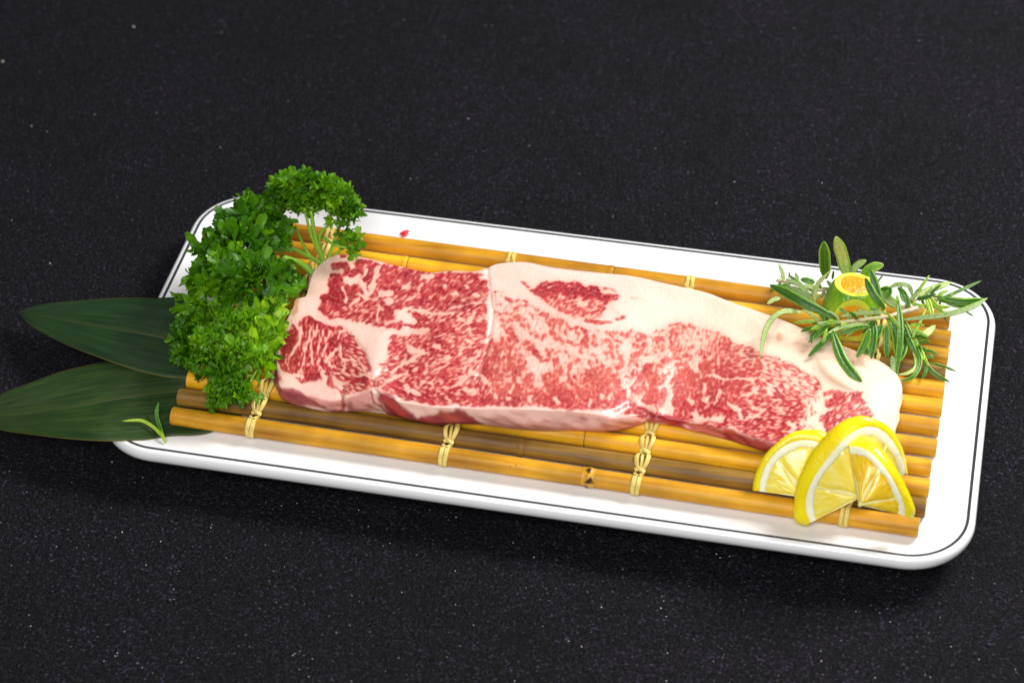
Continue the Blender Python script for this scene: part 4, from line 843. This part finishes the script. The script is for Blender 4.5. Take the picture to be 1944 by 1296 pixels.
for (nn, dd), nm in ((planes[0], 'cut_face'), (planes[1], 'cut_face')):
    s1 = np.cross([0, 0, 1.], nn) if abs(nn[2]) < .9 else np.cross([0, 1., 0], nn); s1 /= np.linalg.norm(s1); s2 = np.cross(nn, s1)
    # outline of the cut on the fruit
    ring = []
    for k in range(48):
        a = 2 * math.pi * k / 48; dr = s1 * math.cos(a) + s2 * math.sin(a); lo, hi = 0, 2.5
        for _ in range(30):
            mid = (lo + hi) / 2; p = nn * dd + dr * mid; q = np.array([p @ e1 / RX, p @ e2 / RX, p @ ax / RZ]); ok = q @ q < 1 and all(p @ n2 <= d2 + 1e-6 for n2, d2 in planes)
            lo, hi = (mid, hi) if ok else (lo, mid)
        ring.append((a, lo))
    def ringpts(f, lift, wob=0): return np.array([a0 + nn * (dd + lift) + (s1 * math.cos(a) + s2 * math.sin(a)) * r * (f + wob * math.sin(3 * a + 1)) for a, r in ring])
    P = np.vstack([ringpts(1.0, .004), ringpts(.95, .012), ringpts(.72, .008, .03), ringpts(.68, -.02, .03)]); F = grid_faces(4, 48, True)
    mesh('pith', P, F, m_lp, lime)
    P = np.vstack([ringpts(.74, .006, .03), ringpts(.66, .03, .03), ringpts(.35, .05), ringpts(.02, .04)]); F = grid_faces(4, 48, True)
    mesh('flesh', P, F, m_lf, lime)
# ================================================================ lemon slices
m_zest, nt, b = mat('lemon zest'); N = NB(nt); v = N.coord()
vo = N.n('ShaderNodeTexVoronoi'); vo.inputs['Scale'].default_value = 9; N.l(v, vo.inputs['Vector']); n = N.noise(v, 1.1, 2)
N.l(N.ramp(n, [(.3, (.92, .66, .003)), (.7, (.96, .82, .006))]), b.inputs['Base Color']); N.l(N.bump(vo.outputs['Distance'], .0005, .16), b.inputs['Normal']); setp(b, Roughness=.3, Subsurface_Weight=.08, Subsurface_Scale=.002)
m_pith, nt, b = mat('lemon pith'); N = NB(nt); n = N.noise(N.coord(), 5, 4, .6)
N.l(N.ramp(n, [(.3, (.95, .87, .52)), (.6, (.97, .94, .72))]), b.inputs['Base Color']); N.l(N.bump(n, .0006, .5), b.inputs['Normal']); setp(b, Roughness=.55, Subsurface_Weight=.2, Subsurface_Scale=.002)
m_pulp, nt, b = mat('lemon pulp'); N = NB(nt); v = N.coord('UV', (1, 1, 1))
mp = N.n('ShaderNodeMapping'); mp.inputs['Scale'].default_value = (11, 4.0, 1); N.l(v, mp.inputs[0])
n = N.noise(mp.outputs[0], 1.0, 3, .55, .3); n2 = N.noise(N.coord(), 1.6, 3)
c = N.ramp(n, [(.3, (.94, .74, .06)), (.55, (.96, .83, .17)), (.8, (.97, .91, .42))]); c = N.mix(1., c, N.ramp(n2, [(.35, (1.0, .90, .55)), (.65, (1.04, 1.02, 1.0))]), 'MULTIPLY')
N.l(c, b.inputs['Base Color']); N.l(N.bump(n, .0006, .5), b.inputs['Normal']); setp(b, Roughness=.2, Subsurface_Weight=.25, Subsurface_Scale=.004); b.inputs['Subsurface Radius'].default_value = (1, .8, .15)
b.inputs['Coat Weight'].default_value = .3
m_pulp_backlit = m_pulp.copy(); m_pulp_backlit.name = 'backlit lemon pulp'  # deeper gold copy: backlight of the right slice put into its colour
for x_ in m_pulp_backlit.node_tree.nodes:
    if x_.type == 'VALTORGB' and abs(x_.color_ramp.elements[0].color[0] - .94) < .01:
        for e_, c_ in zip(x_.color_ramp.elements, ((.88, .52, .006), (.93, .66, .03), (.96, .82, .22))): e_.color = (*c_, 1)
m_mem, nt, b = mat('lemon membrane'); setp(b, Base_Color=(.95, .84, .36, 1), Roughness=.35, Subsurface_Weight=.3, Subsurface_Scale=.002)
def L4(cx, cy, z): return at(1380 + cx / 3.447, 740 + cy / 3.447, z)
def lemon(label, centre, inner, outer, nseg, pulp=None, name='lemon_slice', back=.32, f0=.0, parent_loc=None):
    """part of a lemon disc. centre (x,y,z); inner = front rim (edge between zest and pith), outer = silhouette of the zest behind it"""
    c = L4(*centre); n = 61
    I = cr([L4(*p) for p in inner], n); O = cr([L4(*p) for p in outer], n)
    nrm = np.cross(I[0] - c, I[n // 2] - c) + np.cross(I[n // 2] - c, I[-1] - c); nrm /= np.linalg.norm(nrm)
    if nrm @ (CAM - c) < 0: nrm = -nrm
    root = empty(name, parent_loc if parent_loc is not None else c - nrm * back, label, 'lemon slice', 'lemon slices at the front right corner of the mat')
    bk = I - nrm * back * 1.5; cb = c - nrm * back * 1.5
    M_ = O; tt = np.linspace(0, 1, n); tap = np.clip(np.minimum(tt, 1 - tt) / .02, 0, 1)[:, None] * 0 + 1
    # zest: front rim -> silhouette -> back rim
    rows = [I, I + (O - I) * .12 + nrm * .02, I * .45 + O * .55 + nrm * .045, O, O * .8 + bk * .2 - nrm * .12, (O - nrm * back) * .55 + bk * .45, bk]
    V = np.stack(rows, 1).reshape(-1, 3); rnd = np.random.default_rng(len(label)); V = V + rnd.normal(0, .004, V.shape)
    F = grid_faces(n, len(rows)); k = len(rows); F += [tuple(range(k)), tuple((n - 1) * k + q for q in range(k))[::-1]]
    mesh('zest', V, F, m_zest, root)
    # pith ring, front and its back face, closed to the membrane at fp
    fp = (.868 + .012 * np.sin(tt * 23 + 1) + .01 * np.sin(tt * 61) + .008 * np.random.default_rng(4).normal(0, 1, n))[:, None]; P1 = c + (I - c) * fp
    Pb = cb + (bk - cb) * .8
    rows = [I + nrm * .0, c + (I - c) * (.97) + nrm * .015, c + (I - c) * (fp * .5 + .47) + nrm * .008, P1 - nrm * .01, P1 - nrm * .09]
    mesh('pith', np.stack(rows, 1).reshape(-1, 3), grid_faces(n, 5), m_pith, root)
    # back disc
    V = np.vstack([[cb], bk]); mesh('back_face', V, [(0, i, i + 1) for i in range(1, n)], m_pith, root)
    # straight cut side walls closing the slab
    for e, e2 in ((0, 1), (-1, -2)):
        V = np.array([c - nrm * .03, I[e], bk[e], cb, (c + I[e]) / 2]); mesh('cut_side', V, [(0, 4, 3), (4, 1, 2), (4, 2, 3)], m_mem, root, smooth=False)
    # segments: raised wet pulp between membranes
    cuts = [i / nseg + (0 if i in (0, nseg) else f0 / nseg) for i in range(nseg + 1)]
    cuts[0] = 0; cuts[-1] = 1
    for q in range(nseg):
        ta, tb = cuts[q], cuts[q + 1]; g = .008; ta2 = ta + (g if q else .002); tb2 = tb - (g if q < nseg - 1 else .002)
        na, nr = 26, 16; V = []; UV = []
        for i in range(nr + 1):
            for j in range(na + 1):
                t = ta2 + (tb2 - ta2) * j / na; r = .06 + .822 * i / nr
                # keep the membrane of even width towards the middle
                sq = min(1, .5 + r * .8); tm = (ta2 + tb2) / 2; t = tm + (t - tm) * sq
                ip = t * (n - 1); k0 = int(min(ip, n - 2)); rim = I[k0] * (1 - ip + k0) + I[k0 + 1] * (ip - k0)
                xa = 2 * j / na - 1; xr = i / nr
                bul = (1 - xa ** 4) * (1 - (2 * xr - 1) ** 6); rr = r * (1 + .02 * (1 - xa * xa) * (xr > .9) - .02 * abs(xa) ** 3 * xr)
                V.append(c + (rim - c) * rr + nrm * (-.05 + .065 * bul)); UV.append((t * nseg * 0.6 + q * 3, r))
        mesh('segment', np.array(V), grid_faces(nr + 1, na + 1), pulp or m_pulp, root, uv=UV)
        if q:
            ip = ta * (n - 1); k0 = int(ip); rim = I[k0] * (1 - ip + k0) + I[min(k0 + 1, n - 1)] * (ip - k0)
            C = np.array([c + (rim - c) * s_ + nrm * -.004 for s_ in np.linspace(.0, .84, 8)]); V, F, UV = tube(C, [.045, .024, .018, .016, .016, .018, .022, .03], 6, flat=.6); mesh('membrane', V, F, m_mem, root)
    # backing membrane sheet under the segments
    V = np.vstack([[c - nrm * .055], c + (I - c) * .90 - nrm * .055]); mesh('membrane', V, [(0, i + 1, i) for i in range(1, n)], m_mem, root)
    V, F, UV = tube(np.array([c - nrm * .06, c + nrm * .01]), [.07, .06], 8); mesh('core', V, F, m_mem, root)
    return root
# left slice, behind
lemon('lemon half slice at the left, its right side hidden behind the tall front slice', (520, 705, 2.25),
      [(212, 662, 2.15), (222, 580, 2.5), (262, 480, 2.95), (335, 395, 3.35), (430, 340, 3.6), (540, 328, 3.7), (660, 372, 3.55), (740, 480, 3.1), (780, 600, 2.6)],
      [(165, 658, 2.05), (180, 570, 2.45), (228, 452, 3.0), (302, 368, 3.4), (400, 292, 3.75), (500, 262, 3.9), (640, 275, 3.85), (770, 400, 3.3), (820, 590, 2.5)], 3)
# tall front slice: arches from the front left foot over the top to the right
lemon('tall arched lemon slice in the middle, its foot hanging over the front rod', (885, 700, 2.75),
      [(545, 868, 1.75), (520, 790, 2.1), (520, 700, 2.55), (555, 600, 3.1), (640, 470, 3.75), (745, 345, 4.35), (850, 262, 4.6), (955, 240, 4.55), (1050, 290, 4.2), (1120, 390, 3.6), (1158, 480, 3.0), (1168, 545, 2.6)],
      [(515, 893, 1.45), (442, 850, 1.75), (440, 720, 2.3), (468, 585, 3.0), (545, 420, 3.8), (690, 250, 4.5), (840, 172, 4.85), (965, 188, 4.7), (1075, 255, 4.25), (1140, 360, 3.55), (1172, 460, 2.9), (1184, 560, 2.45)], 4)
# right slice, in front of the right half of the tall one
lemon('lemon slice leaning in front at the right, tucked under the tall arched slice', (872, 752, 3.3),
      [(800, 372, 4.35), (850, 370, 4.45), (925, 400, 4.5), (1000, 468, 4.35), (1070, 560, 4.0), (1125, 660, 3.5), (1160, 750, 3.0), (1168, 822, 2.6)],
      [(788, 325, 4.2), (862, 308, 4.4), (955, 338, 4.5), (1045, 425, 4.35), (1128, 545, 3.9), (1192, 670, 3.3), (1232, 780, 2.7), (1216, 845, 2.35)], 3, m_pulp_backlit, f0=.35)
# ================================================================ parsley
def parsley_material(name, a, b_, c):
    m, nt, b = mat(name); N = NB(nt); oi = N.n('ShaderNodeObjectInfo')
    n = N.noise(N.coord(), 2.2, 3, .6); x = N.ramp(n, [(.3, a), (.55, b_), (.8, c)])
    x = N.mix(1., x, N.ramp(oi.outputs['Random'], [(0, (.55, .68, .6)), (.5, (1, 1, 1)), (1, (1.6, 1.35, 1.1))]), 'MULTIPLY')
    N.l(x, b.inputs['Base Color']); setp(b, Roughness=.42); b.inputs['Specular IOR Level'].default_value = .35
    tr = N.n('ShaderNodeBsdfTranslucent'); N.l(N.mix(1., x, (1.5, 1.7, .5), 'MULTIPLY'), tr.inputs[0]); ms = N.n('ShaderNodeMixShader'); ms.inputs[0].default_value = .28
    out = nt.nodes['Material Output']; N.l(b.outputs[0], ms.inputs[1]); N.l(tr.outputs[0], ms.inputs[2]); N.l(ms.outputs[0], out.inputs[0])
    N.l(N.bump(n, .0006, .5), b.inputs['Normal'])
    return m
m_p1 = parsley_material('dark parsley leaf', (.026, .11, .002), (.06, .20, .003), (.14, .34, .006))
m_p2 = parsley_material('mid green parsley leaf', (.06, .19, .003), (.13, .33, .005), (.27, .50, .010))
m_p3 = parsley_material('lit yellow green parsley leaf', (.14, .36, .008), (.28, .52, .02), (.48, .68, .06))  # light green leaves, their colour also carrying the bunch's lit side
m_ps, nt, b = mat('parsley stem'); setp(b, Base_Color=(.24, .47, .04, 1), Roughness=.35, Subsurface_Weight=.2, Subsurface_Scale=.002)
def leaflet_mesh(name, rnd, kind):
    """unit leaflet: base at the origin, pointing to +Y, face up +Z"""
    if kind == 'flat':
        half = [(.025, .0), (.035, .14), (.14, .20), (.30, .12), (.42, .13), (.48, .18), (.44, .25), (.30, .29), (.42, .38), (.50, .50), (.50, .60), (.43, .58), (.28, .50), (.13, .44), (.16, .60), (.19, .80), (.13, .93), (.05, 1.0), (0, 1.02)]
    else:
        half = [(.025, .0), (.04, .10), (.20, .05), (.36, .04), (.46, .10), (.43, .17), (.54, .22), (.51, .31), (.43, .34), (.30, .33), (.20, .36), (.30, .48), (.44, .56), (.43, .65), (.33, .66), (.33, .75), (.22, .74), (.12, .66), (.13, .84), (.07, .95), (0, .97)]
    pts = [(x * rnd.uniform(.88, 1.12), y * rnd.uniform(.94, 1.06)) for x, y in half]
    pts2 = [(-x * rnd.uniform(.88, 1.12), y * rnd.uniform(.94, 1.06)) for x, y in half[:-1]][::-1]
    O = pts + pts2; n = len(O); c = (0, .40); cup = rnd.uniform(.15, .45) * rnd.choice((-1, 1, 1)); ruf = rnd.uniform(.16, .26) if kind == 'flat' else rnd.uniform(.18, .28); ph = rnd.uniform(0, 6)
    V = [(0, .4, 0)]
    for f in (.5, 1.0):
        for k, (x, y) in enumerate(O):
            a = math.atan2(x, y - .4); r = math.hypot(x, y - .4)
            z = cup * (x * x * 1.6 + (y - .3) ** 2 * .6) * f * f + ruf * f * f * math.sin((3 if kind == 'flat' else 5) * a + ph) * r * 1.6 + .05 * f * (-1) ** k * (f > .9)
            V.append((x * f, c[1] + (y - c[1]) * f, z))
    F = [(0, 1 + (k + 1) % n, 1 + k) for k in range(n)] + [(1 + k, 1 + (k + 1) % n, 1 + n + (k + 1) % n, 1 + n + k) for k in range(n)]
    me = bpy.data.meshes.new(name); me.from_pydata((np.array(V) * U).tolist(), [], F); me.polygons.foreach_set('use_smooth', np.ones(len(F), bool)); return me
rp = random.Random(21)
flat_me = {m.name: [leaflet_mesh('leaflet', rp, 'flat') for _ in range(7)] for m in (m_p1, m_p2, m_p3)}
curl_me = {m.name: [leaflet_mesh('leaflet', rp, 'curl') for _ in range(7)] for m in (m_p1, m_p2, m_p3)}
for d_ in (flat_me, curl_me):
    for m in (m_p1, m_p2, m_p3):
        for me in d_[m.name]: me.materials.append(m)
def unit(): 
    while True:
        v = Vector((rp.uniform(-1, 1), rp.uniform(-1, 1), rp.uniform(-1, 1)))
        if .05 < v.length < 1: return v.normalized()
def sprig(label, base, blobs, stems):
    """blobs: (px, py, z, radius_cm, count, size_cm, material, kind)"""
    b0 = at(*base); root = empty('parsley_sprig', b0, label, 'parsley', 'parsley sprigs at the left end of the mat')
    mb = MB()
    def branch(P, r0, r1, n=14):
        V, F, UV = tube(cr(P, n), np.linspace(r0, r1, n), 7); mb.add(V, F, UV)
    for st_ in stems:
        P = [at(*p[:3]) for p in st_[0]]; branch(P, *st_[1])
    for (px, py, z, rad, cnt, size, m, kind) in blobs:
        c = at(px, py, z); src = np.array(c) * .55 + b0 * .45
        if rp.random() < (.2 if 'upright' in label else .6): branch([b0 + np.array([rp.uniform(-.1, .1), rp.uniform(-.1, .1), 0]), src + np.array([0, 0, .2]), c], .07, .045)
        pool = (flat_me if kind == 'flat' else curl_me)[m.name]
        for k in range(cnt):
            u = unit()
            if u.z < -.35: u.z = -u.z
            f = rp.uniform(.75, 1.05) if k % 4 else rp.uniform(.35, .7)
            p = Vector(c) + u * rad * f
            if k % 3 == 0: branch([c, c * .5 + np.array(p) * .5 + np.array([0, 0, .06]), np.array(p)], .028, .016, 5)
            if p.z < 1.75: p.z = 1.75 + rp.uniform(0, .1)
            y = (u * .85 + unit() * .65 + Vector((0, 0, .12))).normalized()
            zax = (u * .7 + Vector((.15, -.40, .6)) + unit() * .5); zax = (zax - y * zax.dot(y)).normalized(); x = y.cross(zax)
            o = bpy.data.objects.new('leaf', pool[rp.randrange(7)]); col.objects.link(o); o.parent = root
            s_ = size * rp.uniform(.72, 1.25); M = Matrix((x, y, zax)).transposed().to_4x4()
            o.matrix_local = Matrix.Translation((p - Vector(b0)) * U) @ M @ Matrix.Diagonal((s_, s_, s_, 1))
    mb.build('stems', m_ps, root)
    return root
C_, Fl = 'curl', 'flat'
sprig('upright dark green parsley sprig at the back, with long bare forked stems', (618, 505, 2.1),
      [(530, 378, 4.3, .34, 26, .56, m_p1, C_), (552, 362, 4.6, .40, 34, .58, m_p2, C_), (588, 358, 4.7, .36, 32, .56, m_p1, C_), (612, 362, 4.7, .34, 30, .56, m_p2, C_), (645, 378, 4.4, .36, 30, .56, m_p2, C_), (660, 402, 4.0, .30, 24, .54, m_p1, C_), (548, 400, 4.1, .32, 20, .56, m_p1, C_),
       (600, 385, 4.3, .30, 18, .5, m_p2, C_), (668, 466, 3.2, .24, 14, .55, m_p2, Fl), (575, 385, 4.2, .3, 16, .5, m_p1, C_), (642, 410, 3.9, .22, 12, .5, m_p2, C_), (655, 440, 3.5, .14, 6, .45, m_p1, Fl)],
      [([(618, 505, 2.1), (600, 455, 3.2), (590, 400, 4.3)], (.10, .07)), ([(618, 505, 2.1), (592, 450, 3.3), (578, 395, 4.4)], (.07, .05)), ([(616, 500, 2.2), (606, 450, 3.2), (634, 418, 4.0)], (.08, .05)),
       ([(612, 450, 3.2), (636, 465, 3.3), (658, 470, 3.3)], (.06, .05)), ([(618, 505, 2.1), (570, 478, 2.8), (520, 460, 3.3)], (.10, .07)), ([(600, 525, 2.1), (570, 500, 2.6), (535, 488, 3.2)], (.13, .11)), ([(560, 430, 3.2), (585, 480, 2.7), (610, 500, 2.3)], (.06, .05))])
sprig('broad-leaved dark green parsley bunch in the middle, above the bright curly part', (575, 540, 2.1),
      [(476, 426, 3.8, .46, 25, 0.87, m_p1, Fl), (446, 448, 3.7, .48, 29, 0.68, m_p1, C_), (412, 488, 3.5, .50, 27, 0.87, m_p1, Fl), (512, 430, 3.6, .42, 26, 0.65, m_p1, C_), (468, 478, 4.0, .55, 27, 0.98, m_p1, Fl), (520, 465, 3.6, .42, 23, 0.66, m_p1, C_),
       (400, 535, 3.4, .50, 25, 0.91, m_p1, Fl), (440, 525, 3.9, .55, 28, 0.81, m_p2, C_), (485, 540, 4.0, .55, 27, 1.03, m_p1, Fl), (528, 530, 3.4, .40, 23, 0.65, m_p1, C_), (390, 575, 3.2, .45, 19, 0.91, m_p2, Fl), (500, 590, 3.3, .36, 7, 0.66, m_p1, C_)],
      [([(578, 545, 2.1), (550, 560, 2.5), (520, 570, 3.2)], (.10, .08)), ([(560, 512, 2.6), (530, 495, 3.2), (500, 470, 3.9)], (.09, .06))])
sprig('bright green curly parsley bunch nearest the front, spilling over the rods and leaf', (530, 650, 2.1),
      [(362, 636, 2.7, .42, 40, .48, m_p1, C_), (395, 612, 3.0, .46, 36, .50, m_p2, C_), (360, 672, 2.4, .36, 30, .46, m_p1, C_), (402, 662, 3.0, .52, 44, .50, m_p2, C_), (445, 625, 3.2, .46, 34, .55, m_p2, C_), (388, 690, 2.4, .38, 24, .46, m_p1, C_),
       (452, 680, 3.0, .44, 26, .62, m_p2, Fl), (436, 738, 2.5, .34, 22, .56, m_p1, C_), (462, 748, 2.4, .28, 18, .56, m_p2, C_), (412, 752, 2.3, .2, 10, .5, m_p2, C_), (425, 715, 2.7, .36, 20, .56, m_p1, Fl), (486, 690, 2.9, .32, 14, .8, m_p2, Fl)],
      [([(532, 655, 2.1), (505, 650, 2.7), (480, 640, 3.2)], (.09, .07)), ([(530, 676, 2.0), (505, 670, 2.6), (490, 640, 3.0)], (.08, .06))])
sprig('small yellow green parsley tuft between the curly parsley and the steak', (536, 680, 2.0),
      [(500, 600, 3.2, .34, 24, .68, m_p3, Fl), (508, 630, 3.0, .34, 24, .75, m_p3, Fl), (498, 660, 2.8, .26, 10, .75, m_p3, Fl), (480, 612, 3.3, .26, 10, .7, m_p3, Fl), (528, 560, 2.8, .14, 6, .6, m_p3, Fl)],
      [([(532, 686, 2.0), (506, 682, 2.4), (492, 655, 2.9)], (.10, .06)), ([(522, 672, 2.1), (514, 640, 2.7), (515, 590, 3.1)], (.07, .05))])
bpy.context.view_layer.update()
